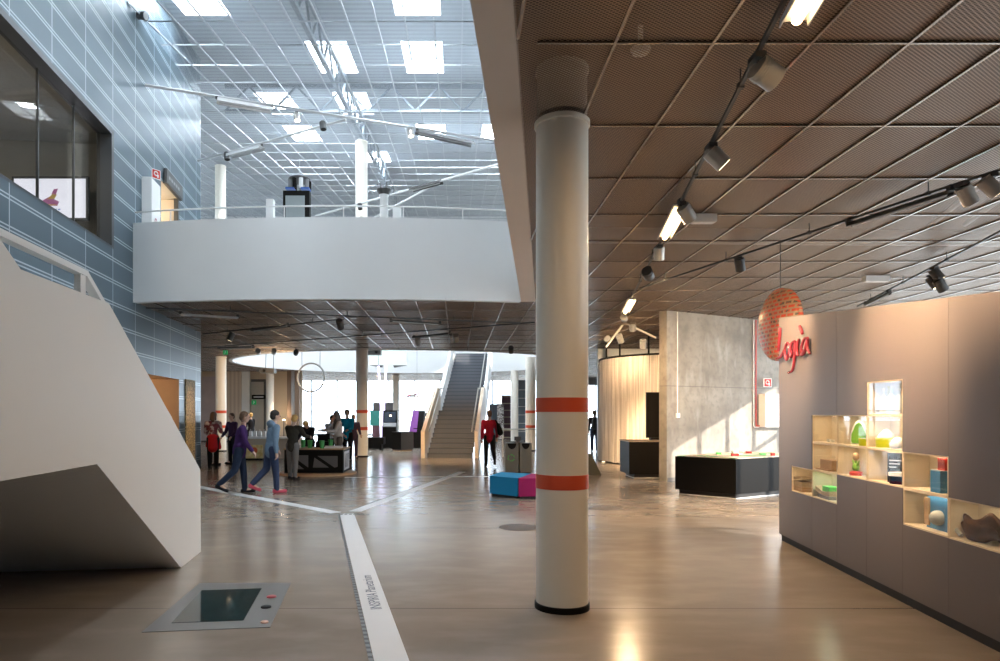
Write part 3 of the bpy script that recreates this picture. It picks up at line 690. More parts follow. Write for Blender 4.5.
tag(gr.build('floor_grate', 'dark', loc=(-2.20, 10.72, 0), smooth=False), 'short dark slotted grate where the three white floor strips meet', 'grate')
# interactive screen let into the floor
q = [fl(199.5, 583.4), fl(291, 583), fl(270, 627.5), fl(141.6, 632.6)]
c0 = sum(q, Vector()) / 4
fs = thing('floor_screen', 'dark glass screen in a dotted steel plate set flush into the floor', 'screen', c0)
M['dots'] = mesh_mat('dotted_plate', (.17, .16, .15), .02, .02, .62, metal=.3, rough=.45); M['dots'].node_tree.nodes['Principled BSDF'].inputs['Alpha'].default_value = 1
for l in list(M['dots'].node_tree.links):
    if l.to_socket.name == 'Alpha': M['dots'].node_tree.links.remove(l)
MB().prism([v - c0 for v in q], (0, 0, .004)).build('plate', 'dots', fs, smooth=False)
q = [fl(201.6, 591) - c0, fl(261.6, 589) - c0, fl(243.6, 621) - c0, fl(171.6, 623.6) - c0]
M['screen'] = mat('dark_screen', (.02, .045, .05), .06, var=.5, scale=2, spec=.9)
MB().prism([v + Vector((0, 0, .004)) for v in q], (0, 0, .003)).build('glass', 'screen', fs, smooth=False)
for px, py, mm, r in ((271.5, 597.5, mat('red_button', (.5, .05, .06), .3), .042), (266, 607.8, 'black', .042), (264.5, 623, mat('painted_lit_spot', (.6, .35, .25), .3, metal=.5), .03)):  # last disc is a lit spot on the plate, painted in copper colour
    v = fl(px, py) - c0; MB().lathe([(r, .004), (r, .012), (r * .8, .016)], (v.x, v.y, 0), 20).build('button_or_lit_spot', mm, fs)
for px, py, rx, lab in ((519, 527.5, .28, 'round dark floor plate left of the foreground column'), (603, 508, .30, 'round dark floor plate right of the foreground column')):
    v = fl(px, py); tag(MB().lathe([(rx, 0), (rx, .003), (rx - .01, .005)], seg=40).build('floor_plate', mat('floor_plate_steel', (.16, .14, .125), .35, metal=.3), loc=v), lab, 'floor plate')

# ------------------------------------------------------------------ seats and bins
def wedge(name, pts, h, m, label):
    c = sum((Vector(p) for p in pts), Vector((0, 0))) / len(pts)
    t = thing(name, label, 'seat', (c.x, c.y, 0), 0, None)
    P = [Vector((p[0] - c.x, p[1] - c.y, .05)) for p in pts]
    MB().prism(P, (0, 0, h - .05)).build('cushion', m, t, bevel=.025)
    MB().prism([v * .9 + Vector((0, 0, -.04 - .045 + .04)) for v in P], (0, 0, .06)).build('plinth', 'black_rough', t, smooth=False)
wedge('ottoman', [(.635, 13.22), (1.135, 12.70), (1.50, 13.75), (.90, 14.05)], .39, mat('blue_felt', (.0, .20, .42), .85, scale=40, bump=.1), 'blue wedge ottoman beside the foreground column')
wedge('ottoman', [(1.15, 12.69), (1.80, 12.72), (1.95, 13.5), (1.50, 13.70)], .39, mat('magenta_felt', (.30, .005, .10), .85, scale=40, bump=.1), 'magenta wedge ottoman half hidden by the foreground column')
M['bin'] = mat('bin_steel', (.20, .20, .18), .4, metal=.4)
M['green'] = mat('green_print', (.10, .55, .10), .5)
def binn(x0, x1, label, logo):
    t = thing('recycling_bin', label, 'bin', ((x0 + x1) / 2, 18.3, 0)); w2 = (x1 - x0) / 2
    MB().box((-w2, -.2, .03), (w2, .2, .81)).build('body', 'bin', t, bevel=.01)
    MB().box((-w2 + .02, -.18, 0), (w2 - .02, .18, .03)).build('plinth', 'black_rough', t, smooth=False)
    MB().prism([(math.cos(a) * w2 * .7, -.203, .81 + math.sin(a) * .16) for a in [math.pi + math.pi * i / 12 for i in range(13)]], (0, .01, 0)).build('opening', 'black', t, smooth=False)
    if logo:
        for k in range(3):
            a0 = k * 2.0944 + .2; P = [(math.cos(a0 + .5 * i) * .085 - .02, -.206, .42 + math.sin(a0 + .5 * i) * .085) for i in range(4)]
            mb = MB().path(P, [.012, .012, .012, .022], 6); mb.build('recycling_arrow', 'green', t)
    return t
binn(1.29, 1.635, 'left grey recycling bin with a green recycling mark, behind the blue ottoman', True)
binn(1.675, 1.985, 'right grey recycling bin with dark half round opening', False)
post = thing('sign_post', 'short dark post standing between the two grey bins', 'post', (1.655, 18.55, 0))
MB().box((-.04, -.03, 0), (.04, .03, .95)).build('post', 'dark', post, smooth=False); MB().box((-.09, -.02, .86), (.09, .02, .97)).build('plate', 'dark', post, bevel=.005)

# ------------------------------------------------------------------ concrete wall with fittings, model table, counter
cd = Vector((.873, .488, 0)).normalized(); cn = Vector((cd.y, -cd.x, 0))       # along, towards the viewer
CO = Vector((4.92, 15.95, 0)); CA = math.atan2(cd.y, cd.x)
o = MB().box((0, 0, 0), (9.2, .24, 4.02)).build('wall_concrete', 'concrete', loc=CO, rz=CA, smooth=False, bevel=.006); struct(o)
o = MB().box((0.02, -.012, 0), (9.2, 0, .09)).build('baseboard_concrete', mat('grey_skirting', (.12, .11, .10), .6), loc=CO, rz=CA, smooth=False); struct(o)
def on_con(name, label, cat, t, z): return thing(name, label, cat, CO + cd * t + Vector((0, 0, z)), CA)
t = on_con('conduit', 'thin white conduit running down the concrete wall to a small socket', 'pipe', .335, 0)
MB().tube((0, -.016, 1.6), (0, -.016, 4.0), .011, seg=8).build('pipe', 'white_paint', t); MB().box((-.04, -.05, 1.50), (.05, 0, 1.61)).build('socket_box', 'white_paint', t, bevel=.006)
M['redpaint'] = mat('red_paint', (.55, .03, .02), .4)
t = on_con('water_pipe', 'thin red pipe on the concrete wall leading down to the fire hose cabinet', 'pipe', 3.14, 0)
MB().path([(0, -.03, 4.0), (0, -.03, 1.32), (.02, -.03, 1.28), (.14, -.03, 1.28)], .014).build('pipe', 'redpaint', t)
t = on_con('drain_pipe', 'thin white pipe beside the red one on the concrete wall', 'pipe', 3.05, 0)
MB().path([(0, -.03, 4.0), (0, -.03, 1.30), (.03, -.03, 1.25), (.2, -.03, 1.25)], .014).build('pipe', 'white_paint', t)
M['pink'] = mat('pink_print', (.75, .25, .33), .5)
def hose_cabinet(t, w_, z0, z1, dpt):
    MB().box((0, -dpt, z0), (w_, 0, z1)).build('body', 'white_paint', t, bevel=.005)
    d_ = MB().box((.015, -dpt - .012, z0 + .015), (w_ - .015, -dpt + .002, z1 - .015)).build('door', 'white_paint', t, bevel=.004)
    cx, cz = w_ * .45, (z0 + z1) / 2; r = .07
    MB().path([(cx + r * math.cos(a), -dpt - .016, cz + r * math.sin(a)) for a in [.4 + i * .5 for i in range(11)]] + [(cx + r, -dpt - .016, cz - r * 1.3)], .009, 6).build('hose_symbol', 'pink', d_)
    MB().box((w_ - .06, -dpt - .03, cz - .05), (w_ - .045, -dpt - .01, cz + .05)).build('handle', 'lgrey', d_)
def fire_sign(name, label, mtx):
    t = thing(name, label, 'sign'); t.matrix_basis = mtx
    MB().box((-.11, -.008, -.11), (.11, .008, .11)).build('board', 'white_paint', t, bevel=.002)
    MB().box((-.095, -.011, -.095), (.095, .011, .095)).build('red_field', 'redpaint', t, smooth=False)
    MB().path([(.045 * math.cos(a) - .01, -.013, .045 * math.sin(a) + .01) for a in [i * .55 for i in range(11)]], .014, 6).build('hose_pictogram', 'white_paint', t)
    MB().box((.02, -.014, -.07), (.06, -.010, .0)).build('nozzle_pictogram', 'white_paint', t, smooth=False)
    return t
t = on_con('fire_hose_cabinet', 'white fire hose cabinet on the concrete wall, left of the big grey cabinet', 'cabinet', 3.28, 0)
hose_cabinet(t, .85, 1.25, 2.1, .2)
fire_sign('fire_sign', 'square red fire hose sign on the concrete wall', Matrix.Translation(CO + cd * 3.42 + cn * .16 + Vector((0, 0, 2.39))) @ Matrix.Rotation(CA - .35, 4, 'Z'))
# model table
TP = [(4.33, 13.5), (5.19, 12.65), (6.95, 13.70), (6.95, 14.8), (6.2, 14.95)]
t = thing('model_table', 'low black table with a landscape model on top, by the concrete wall', 'table', (5.5, 13.6, 0))
L = lambda P, z, k=1: [Vector(((x - 5.5) * k, (y - 13.6) * k, z)) for x, y in P]
MB().prism(L(TP, .10), (0, 0, .65)).build('body', 'black', t, bevel=.008)
MB().prism(L(TP, .015, .93), (0, 0, .09)).build('plinth', 'black_rough', t, smooth=False); MB().prism(L(TP, .0, .935), (0, 0, .016)).build('painted_glow_strip', 'white_paint', t, smooth=False)  # white paint stands in for the line of glow under the plinth
M['map'] = None
def map_mat():
    m, nt, b = nodes('landscape_model'); tc, o_ = xyz(nt)
    n = noise(nt, tc, 3.2, 6); n2 = noise(nt, tc, 9, 4)
    c = mixc(nt, ramp(nt, n, .45, .55), (.72, .60, .45), (.45, .42, .30)); c = mixc(nt, mth(nt, 'GREATER_THAN', n, .56), c, (.10, .38, .14)); c = mixc(nt, mth(nt, 'GREATER_THAN', n2, .66), c, (.75, .20, .12))
    nt.links.new(c, b.inputs['Base Color']); b.inputs['Roughness'].default_value = .5; return m
M['map'] = map_mat()
MB().prism(L(TP, .75, .96), (0, 0, .012)).build('model_surface', 'map', t, smooth=False)
random.seed(3)
for k in range(9):
    x, y = random.uniform(-.5, .9), random.uniform(-.25, .8)
    MB().box((x, y, .76), (x + random.uniform(.05, .14), y + random.uniform(.05, .12), .76 + random.uniform(.02, .06))).build('model_block', random.choice(['green', 'white_paint', 'dark', 'redpaint']), t, smooth=False)
t = thing('counter', 'black counter standing before the string curtain, half behind the concrete wall', 'counter', (4.9, 17.2, 0))
MB().box((-.66, -.45, .10), (.9, .5, .90)).build('body', 'black', t, bevel=.006); MB().box((-.52, -.36, .015), (.8, .42, .10)).build('plinth', 'black_rough', t, smooth=False); MB().box((-.53, -.37, 0), (.81, .43, .015)).build('painted_glow_strip', 'white_paint', t, smooth=False)  # glow line at the floor painted as a white strip here too
MB().box((-.68, -.47, .90), (.92, .52, .925)).build('top', mat('counter_top', (.35, .27, .20), .5), t, bevel=.004)
t = thing('monitor', 'tall black panel on the black counter beside the concrete wall edge', 'screen', (4.97, 17.45, .925))
MB().box((-.12, -.03, .05), (.35, .03, 1.22)).build('panel', 'black', t, bevel=.006); MB().box((-.02, -.10, 0), (.25, .10, .06)).build('foot', 'black', t, smooth=False)

# string curtain hung from a ring
DR = Vector((7.35, 22.6, 0)); rr = 2.56
t = thing('string_curtain', 'tall round beige string curtain hung from a black ring', 'curtain', DR)
mb = MB(); N = 260
for k in range(2):
    pass
P = [(rr + .035 * math.sin(i * 1.7) + .02 * math.sin(i * .61 + 1)) for i in range(N)]
lo = [mb.bm.verts.new((P[i] * math.cos(2 * math.pi * i / N), P[i] * math.sin(2 * math.pi * i / N), .03 + .03 * random.random())) for i in range(N)]
hi = [mb.bm.verts.new((rr * math.cos(2 * math.pi * i / N), rr * math.sin(2 * math.pi * i / N), 3.36)) for i in range(N)]
for i in range(N): mb.bm.faces.new((lo[i], lo[(i + 1) % N], hi[(i + 1) % N], hi[i]))
mb.build('strings', 'curtain', t, smooth=True, angle=80)
MB().lathe([(rr - .03, 3.36), (rr + .03, 3.36), (rr + .03, 3.42), (rr - .03, 3.42)], seg=80).build('ring', 'black', t)
for a in (3.35, 3.65, 4.06, 4.7, 5.4, .3, 1.5):
    MB().tube((rr * math.cos(a), rr * math.sin(a), 3.4), (rr * math.cos(a), rr * math.sin(a), 4.0), .03, seg=10).build('hanger_rod', 'black', t)
t = thing('partition', 'small dark olive wedge panel on the floor right behind the foreground column', 'panel', fl(593, 475))
MB().prism([(-.35, 0, 0), (.22, 0, 0), (.02, 0, .42), (-.06, 0, .55), (-.35, 0, .55)], (0, .5, 0)).build('body', mat('olive_panel', (.10, .09, .06), .6), t, smooth=False)
t = thing('floor_light', 'small white uplight glowing at the foot of the string curtain', 'lamp', fl(603.5, 463.5))
MB().lathe([(.07, 0), (.07, .05), (.05, .06)], seg=16).build('housing', 'lgrey', t); MB().lathe([(.045, .06), (.045, .067)], seg=16).build('lens', 'lens', t)

# ------------------------------------------------------------------ big grey showcase cabinet with lit niches
def D(Y, Z, dep=0.0): return Vector((3.077 + .1155 * Y, Y, Z)) + Vector((1, -.1155, 0)).normalized() * dep
def topz(Y): return 2.411 + .0968 * (Y - 4.505)
sc = thing('showcase_cabinet', 'long grey brown cabinet wall with lit open niches and red sign on the right', 'cabinet', (0, 0, 0))
YS = [8.595, 8.18, 7.57, 6.945, 6.32, 5.70, 5.07, 4.45, 3.83, 3.1]
RZ = [.67, .975, 1.28, 1.585, 1.89]
OPEN = {1: (0, 0), 2: (0, 2), 3: (1, 2), 4: (1, 3), 5: (0, 1), 6: (0, 0), 7: (0, 0)}
T_ = None
PANELS = [[(8.595, T_), (6.945, T_), (6.945, 1.585), (7.57, 1.585), (7.57, .975), (8.18, .975), (8.18, .085), (8.595, .085)],
          [(6.945, T_), (5.07, T_), (5.07, 1.28), (5.70, 1.28), (5.70, 1.89), (6.32, 1.89), (6.32, 1.585), (6.945, 1.585)],
          [(5.07, T_), (3.1, T_), (3.1, .975), (5.07, .975)]]
for c, zt in ((1, .67), (2, .67), (3, .975), (4, .975), (5, .67), (6, .67), (7, .67)): PANELS.append([(YS[c], zt), (YS[c + 1], zt), (YS[c + 1], .085), (YS[c], .085)])
PANELS.append([(3.83, .975), (3.1, .975), (3.1, .085), (3.83, .085)])
for pl in PANELS:
    cy = sum(p[0] for p in pl) / len(pl); mb = MB()
    P3 = [D(y + (.0018 if y < cy else -.0018), z if z else topz(y)) for y, z in pl]
    mb.prism(P3, D(0, 0, .022) - D(0, 0)).build('panel', 'panel', sc, smooth=False)
MB().prism([D(8.59, 0, .03), D(3.1, 0, .03), D(3.1, .085, .03), D(8.59, .085, .03)], D(0, 0, .5) - D(0, 0)).build('plinth', 'black_rough', sc, smooth=False)
g = MB(); g.prism([D(8.59, .085, .56), D(3.1, .085, .56), D(3.1, topz(3.1), .56), D(8.59, topz(8.59), .56)], D(0, 0, .02) - D(0, 0))
g.prism([D(8.595, .085, .022), D(8.575, .085, .022), D(8.575, topz(8.58) - .002, .022), D(8.595, topz(8.59) - .002, .022)], D(0, 0, .55) - D(0, 0))
g.prism([D(8.57, topz(8.57) - .03, .022), D(3.1, topz(3.1) - .03, .022), D(3.1, topz(3.1) - .004, .022), D(8.57, topz(8.57) - .004, .022)], D(0, 0, .54) - D(0, 0))
g.build('carcass', 'panel', sc, smooth=False)
DEP = .20
for c, (r0, r1) in OPEN.items():
    for r in range(r0, r1 + 1):
        a, b, z0, z1 = YS[c] - .004, YS[c + 1] + .004, RZ[r], RZ[r + 1]; g = MB(); v = D(0, 0, DEP) - D(0, 0); th = .012
        g.prism([D(a, z0, .004), D(b, z0, .004), D(b, z0 + th, .004), D(a, z0 + th, .004)], v)
        g.prism([D(a, z1 - th, .004), D(b, z1 - th, .004), D(b, z1, .004), D(a, z1, .004)], v)
        g.prism([D(a, z0 + th, .004), D(a - th, z0 + th, .004), D(a - th, z1 - th, .004), D(a, z1 - th, .004)], v)
        if c != 6: g.prism([D(b + th, z0 + th, .004), D(b, z0 + th, .004), D(b, z1 - th, .004), D(b + th, z1 - th, .004)], v)
        g.prism([D(a, z0, DEP), D(b, z0, DEP), D(b, z1, DEP), D(a, z1, DEP)], D(0, 0, .012) - D(0, 0))
        g.build('niche', 'birch', sc, smooth=False)
        MB().prism([D(a, z0 + .002, .008), D(b, z0 + .002, .008), D(b, z1 - .002, .008), D(a, z1 - .002, .008)], D(0, 0, .004) - D(0, 0)).build('glass_pane', 'glass', sc, smooth=False)
        m_ = D((a + b) / 2, z1 - .02, .06)
        e = NICHE_W * ((.15 if c == 4 else 1.2) if (c, r) in ((4, 3), (2, 0), (7, 0)) else .55 if (c, r) in ((1, 0), (5, 0), (5, 1), (6, 0)) else 1.0)
        l = lamp('niche_lamp', 'AREA', m_, e, (1, .82, .55) if (c, r) != (2, 0) else (.85, 1, .8), sc, aim=D((a + b) / 2, z0, .10), size=.40, size_y=.04); l.rotation_euler = l.rotation_euler
def niche(c, r, f, dep, dz=0.0): return D(YS[c] + (YS[c + 1] - YS[c]) * f, RZ[r] + .013 + dz, dep)
NA = math.atan2(1, .1155) + math.pi      # local x runs along the cabinet towards the viewer, local y points into the niche
def item(name, label, cat, c, r, px, dep, grp=None):
    Y = (3.077 + 1.0067 * dep) / ((px - CX) / F - .1155); return thing(name, label, cat, D(Y, RZ[r] + .013, dep), NA, grp)
# what the niches hold
M['paper'] = mat('book_pages', (.45, .34, .22), .8, var=.3, scale=30); M['lime'] = mat('lime_plastic', (.55, .62, .02), .35); M['leaf'] = mat('leaf_green', (.18, .42, .04), .4)
def open_book(c, r, f, dep, label, sc_=1, m='paper'):
    t = item('open_book', label, 'book', c, r, f, dep)
    for s in (-1, 1):
        P = [(s * x * .20 * sc_, 0, z * sc_) for x, z in ((0, .0), (1, .0), (1.05, .035), (.75, .055), (.4, .05), (.1, .03), (0, .02))]
        MB().prism([(x, -.12 * sc_, z + .006) for x, _, z in P], (0, .24 * sc_, 0)).build('pages', m, t, angle=50)
    MB().box((-.215 * sc_, -.125 * sc_, 0), (.215 * sc_, .125 * sc_, .006)).build('cover', 'wood', t, smooth=False)
t = item('book_stack', 'small stack of brown notebooks in the lowest left niche', 'books', 1, 0, 803, .09)
for k in range(4): MB().box((-.15 + .01 * k, -.065, k * .03), (.14, .07 - .006 * k, k * .03 + .027)).build('volume', random.choice(['paper', 'wood']), t, bevel=.003)
t2 = item('open_book', 'open brown book lying on the stack in the lowest left niche', 'book', 1, 0, 802, .09); t2.location.z += .12
for s in (-1, 1): MB().prism([(s * x * .19, -.07, z) for x, z in ((0, 0), (1, .03), (1.02, .06), (.5, .05), (.05, .02))], (0, .14, 0)).build('pages', 'paper', t2)
t = item('shell_box', 'flat grey box with green insert in the lowest niche, right of the brown book', 'box', 2, 0, 828, .09)
MB().prism([(-.20, -.06, .12), (-.17, -.06, .06), (.0, -.06, .036), (.16, -.06, .036), (.16, -.06, .09), (.0, -.06, .07)], (0, .12, 0)).build('tray', 'paper', t); MB().box((-.02, -.055, .08), (.15, .05, .135)).build('insert', 'green', t, bevel=.015)
MB().box((-.12, -.065, .0), (.17, .065, .035)).build('base', 'grey', t, bevel=.005)
t = item('wooden_box', 'small brown wooden block box on a board, lower left niche of the tall group', 'box', 2, 1, 828, .09)
MB().box((-.16, -.07, 0), (.17, .08, .015)).build('board', 'wood', t, smooth=False)
for k in range(3): MB().box((-.06 + k * .1, -.06, .015), (.03 + k * .1, .06, .115)).build('block', 'wood', t, bevel=.004)
for f, lab, h in ((828.5, 'tiny white cup in the upper left niche', .035), (832.5, 'tiny grey pot beside the tiny white cup', .03)):
    t = item('cup', lab, 'cup', 2, 2, f, .07); MB().lathe([(.015, 0), (.022, h), (.018, h), (.012, .006)], seg=16).build('bowl', 'white_paint', t)
    MB().path([(.02, 0, .028), (.034, 0, .022), (.02, 0, .01)], .003, 6).build('handle', 'white_paint', t)
t = item('green_stand', 'rounded green triangular display object with pale rim in the upper niche', 'display object', 3, 2, 858.5, .12)
t.rotation_euler.z = NA + R(37)
tri = [(-.12, .02), (-.10, .0), (.10, .0), (.12, .02), (.115, .10), (.05, .20), (.0, .225), (-.05, .20), (-.115, .10)]
MB().prism([(x * .74, -.002, z * 1.1) for x, z in tri], (0, .012, 0)).build('rim', 'white_paint', t, bevel=.006); MB().prism([(x * .60, -.010, z * .92 + .012) for x, z in tri], (0, .01, 0)).build('face', 'leaf', t, bevel=.006)
t = item('lime_cup', 'lime green cup beside the green triangular object', 'cup', 3, 2, 864, .06); MB().lathe([(.045, 0), (.05, .07), (.042, .07), (.04, .01)], seg=20).build('cup', 'lime', t)
MB().path([(.05, 0, .055), (.075, 0, .04), (.05, 0, .015)], .006, 6).build('handle', 'lime', t)
t = item('figurine', 'small carved figurine with brown head and red base in a middle niche', 'figurine', 3, 1, 855.5, .09)
MB().lathe([(.055, 0), (.06, .03), (.03, .045)], seg=20).build('base', 'redpaint', t); MB().lathe([(.02, .04), (.035, .07), (.03, .10), (.012, .12), (.010, .15)], seg=16).build('body', 'leaf', t)
MB().ball((0, 0, .185), (.03, .03, .04)).build('head', 'wood', t)
for k in (-1, 1): MB().path([(0, 0, .09), (k * .05, 0, .12), (k * .07, 0, .15)], [.012, .01, .006], 6).build('leaf', 'leaf', t)
M['milk'] = mat('milky_glass', (.50, .50, .45), .15, spec=.6); M['yell'] = mat('yellow_card', (.75, .66, .03), .5); M['blu'] = mat('blue_card', (.05, .22, .45), .5); M['skyb'] = mat('light_blue_card', (.45, .62, .75), .5)
for f, mm, lab, s in ((874.5, 'milk', 'tall white clear bottle at the left of the top niche', 1.0), (884, 'milk', 'milky bottle in the middle of the top niche', .85), (891.5, 'skyb', 'pale blue bottle in the top niche', .9), (898.5, 'milk', 'white bottle at the right of the top niche', .8)):
    t = item('bottle', lab, 'bottle', 4, 3, f, .085 + .02 * (s < .95)); MB().lathe([(.045 * s, 0), (.05 * s, .01), (.05 * s, .14 * s), (.018 * s, .20 * s), (.016 * s, .245 * s), (.016 * s, .25 * s)], seg=20).build('glass', mm, t)
    MB().lathe([(.019 * s, .25 * s), (.019 * s, .275 * s)], seg=14).build('cap', 'white_paint', t)
t = item('yellow_bag', 'bright yellow pouch hanging behind the bottles in the top niche', 'bag', 4, 3, 882, .165); MB().prism([(-.1, 0, .25), (.13, 0, .25), (.05, 0, .15), (.0, 0, .15)], (0, .03, 0)).build('body', 'yell', t, bevel=.008); MB().path([(-.05, .01, .25), (0, .01, .27), (.06, .01, .25)], .004, 6).build('strap', 'yell', t)
t = item('beaker', 'white topped lime beaker in the niche under the bottles', 'cup', 4, 2, 886, .10); MB().lathe([(.085, 0), (.088, .09), (.08, .09)], seg=24).build('cup', 'lime', t); MB().lathe([(.075, .088), (.06, .12), (.02, .16), (.006, .165)], seg=24).build('lid', 'white_paint', t)
for f, dz, lab in ((897, .05, 'white ball with green marks beside the lime beaker'), (893.5, .035, 'small white ball before the larger one')):
    t = item('ball', lab, 'ball', 4, 2, f, .12 if dz > .04 else .05); MB().ball((0, 0, dz), dz).build('sphere', 'white_paint', t); MB().ball((-.01, -dz * .82, dz), (dz * .4, dz * .2, dz * .35)).build('mark', 'leaf', t)
t = item('black_book', 'black book with pale print leaning in the niche under the lime beaker', 'book', 4, 1, 895.5, .12); t.rotation_euler.z = NA + R(37); MB().box((-.075, 0, 0), (.085, .03, .26)).build('cover', 'black', t, bevel=.004); MB().box((-.07, .004, .004), (.08, .026, .262)).build('pages', 'paper', t, smooth=False)
for k in range(3): MB().box((-.06, -.003, .19 - .03 * k), (.06 - .03 * k, 0, .20 - .03 * k)).build('print', 'lgrey', t, smooth=False)
t = item('jar', 'dark jar with white lid before the black book', 'jar', 4, 1, 898.5, .085); MB().lathe([(.07, 0), (.075, .01), (.075, .07)], seg=24).build('body', 'black', t); MB().lathe([(.08, .07), (.08, .098), (.07, .10)], seg=24).build('lid', 'white_paint', t)
t = item('blue_box', 'blue box at the right of the upper corner niche, red box on it', 'box', 5, 1, 944.5, .09); MB().box((-.07, -.07, 0), (.06, .07, .17)).build('carton', 'blu', t, bevel=.003); MB().box((-.07, -.07, .165), (.06, .07, .173)).build('flap', 'skyb', t, smooth=False)
t = item('red_box', 'small red box standing on the blue box', 'box', 5, 1, 945.5, .09); t.location.z += .174; MB().box((-.04, -.04, 0), (.05, .05, .095)).build('carton', 'redpaint', t, bevel=.003); MB().box((-.04, -.041, .06), (.05, -.039, .075)).build('label_band', 'orange', t, smooth=False)
t = item('plastic_bag', 'blue and brown packet with a clear glass ball in the lower corner niche', 'packet', 5, 0, 936, .09); MB().prism([(-.14, 0, 0), (.15, 0, 0), (.15, 0, .265), (.0, 0, .262), (-.13, 0, .25)], (0, .07, 0)).build('packet', 'blu', t, bevel=.02); MB().box((-.155, -.012, .02), (-.09, .04, .24)).build('edge', 'wood', t, bevel=.01); MB().ball((.05, -.02, .10), .06).build('ball', 'milk', t)
M['hide'] = mat('brown_hide', (.075, .035, .017), .85, var=.6, scale=9, bump=.5, spec=.1)
t = item('animal_hide', 'folded dark brown hide lying in the right hand lower niche', 'hide', 6, 0, 984, .10)
mb = MB(); bmesh.ops.create_icosphere(mb.bm, subdivisions=4, radius=1)
for v in mb.bm.verts:
    n1 = math.sin(v.co.x * 7 + v.co.y * 3) * .10 + math.sin(v.co.z * 9 + v.co.x * 5) * .07
    v.co = Vector((v.co.x * .27 * (1 + n1), v.co.y * .055 * (1 + n1), max(0, (v.co.z * .5 + .5) * .19 * (1 + n1) + .03 * math.sin(v.co.x * 4))))
mb.build('hide', 'hide', t); MB().path([(-.29, .0, .02), (-.27, -.04, .10), (-.24, -.05, .05), (-.18, -.05, .02)], .016, 8).build('clear_strap', 'milk', t)

# red script sign
M['logia'] = mat('red_sign', (.32, .035, .055), .25, var=.05, coat=.4)
def lg(x, y, off=-.035):
    px, py = 774 + x / 11.02, 320 + y / 11.02; Y = 3.077 / ((px - CX) / F - .1155); return D(Y, EYE + (CY - py) * Y / F, off)
def smooth_path(P, n=5):
    P = [Vector(p) for p in P]; o_ = []
    for i in range(len(P) - 1):
        a, b, c, d_ = P[max(i - 1, 0)], P[i], P[i + 1], P[min(i + 2, len(P) - 1)]
        for k in range(n):
            t_ = k / n; o_.append(.5 * ((2 * b) + (c - a) * t_ + (2 * a - 5 * b + 4 * c - d_) * t_ ** 2 + (3 * b - a - 3 * c + d_) * t_ ** 3))
    return o_ + [P[-1]]
sg = thing('wall_sign', 'red handwritten sign reading Logia at the far end of the grey cabinet', 'sign', (0, 0, 0))
STK = {'letter_l': [[(102, 85), (98, 150), (90, 240), (80, 345)], [(62, 425), (105, 405), (140, 350), (165, 290)]],
       'letter_o': [[(182, 250), (158, 300), (152, 370), (172, 435), (192, 380), (205, 310), (190, 255)]],
       'letter_g': [[(262, 232), (228, 260), (214, 340), (222, 405), (245, 350), (270, 245), (268, 340), (258, 450), (238, 550), (195, 580)]],
       'letter_i': [[(310, 210), (298, 260), (290, 330), (298, 395)], [(318, 65), (330, 100), (348, 150)]],
       'letter_a': [[(408, 195), (372, 205), (345, 270), (335, 350), (345, 385), (375, 340), (402, 240), (410, 215), (405, 300), (430, 372)]]}
for nm, ss in STK.items():
    mb = MB()
    for s in ss:
        P = smooth_path([lg(*q_) for q_ in s]); mb.path(P, [.014 + .006 * math.sin(3.1 * i / len(P)) for i in range(len(P))], 8)
    mb.build(nm, 'logia', sg, angle=60)
# tiled disc
t = thing('tiled_disc', 'large round disc of red and beige tiles above the end of the grey cabinet', 'sign', (4.47, 9.5, 2.84), R(-84))
mb = MB(); prof = [(.0, -.10), (.18, -.09), (.34, -.065), (.46, -.02), (.505, .02), (.505, .07), (.30, .09), (0.0, .095)]
rings = []
for r, y in prof:
    rings.append([mb.bm.verts.new((max(r, .002) * math.cos(2 * math.pi * i / 64), y, max(r, .002) * math.sin(2 * math.pi * i / 64))) for i in range(64)])
for A, B in zip(rings, rings[1:]):
    for i in range(64): mb.bm.faces.new((A[i], A[(i + 1) % 64], B[(i + 1) % 64], B[i]))
mb.build('disc', tile_disc_mat(), t, angle=50)
MB().tube((0, .05, .5), (0, .05, 1.18), .006, seg=8).build('hanging_wire', 'dark', t)
# ------------------------------------------------------------------ lamps
WARM = (1.0, .69, .40)
ZT = 3.90
def track(label, pts, group=None):
    p0 = Vector((*pts[0], ZT)); t = thing('lighting_track', label, 'lighting track', p0)
    for a, b in zip(pts, pts[1:]):
        a, b = Vector((*a, ZT)) - p0, Vector((*b, ZT)) - p0
        MB().bar(a, b, .026, .026).build('rail', 'dark', t, smooth=False)
        n = max(1, int((b - a).length / 1.6))
        for k in range(n):
            v = a + (b - a) * ((k + .5) / n); MB().box((v.x - .02, v.y - .02, -.02), (v.x + .02, v.y + .02, .02)).build('joint', 'dark', t, bevel=.008); MB().tube(v, v + Vector((0, 0, .12)), .006, seg=6).build('hanger', 'dark', t)
    return t
def on_track(pts, px):       # point of a track line (first segment) seen at picture column px
    (x0, y0), (x1, y1) = pts; k = (px - CX) / F
    t_ = (k * y0 - x0) / ((x1 - x0) - k * (y1 - y0)); return Vector((x0 + (x1 - x0) * t_, y0 + (y1 - y0) * t_, ZT))
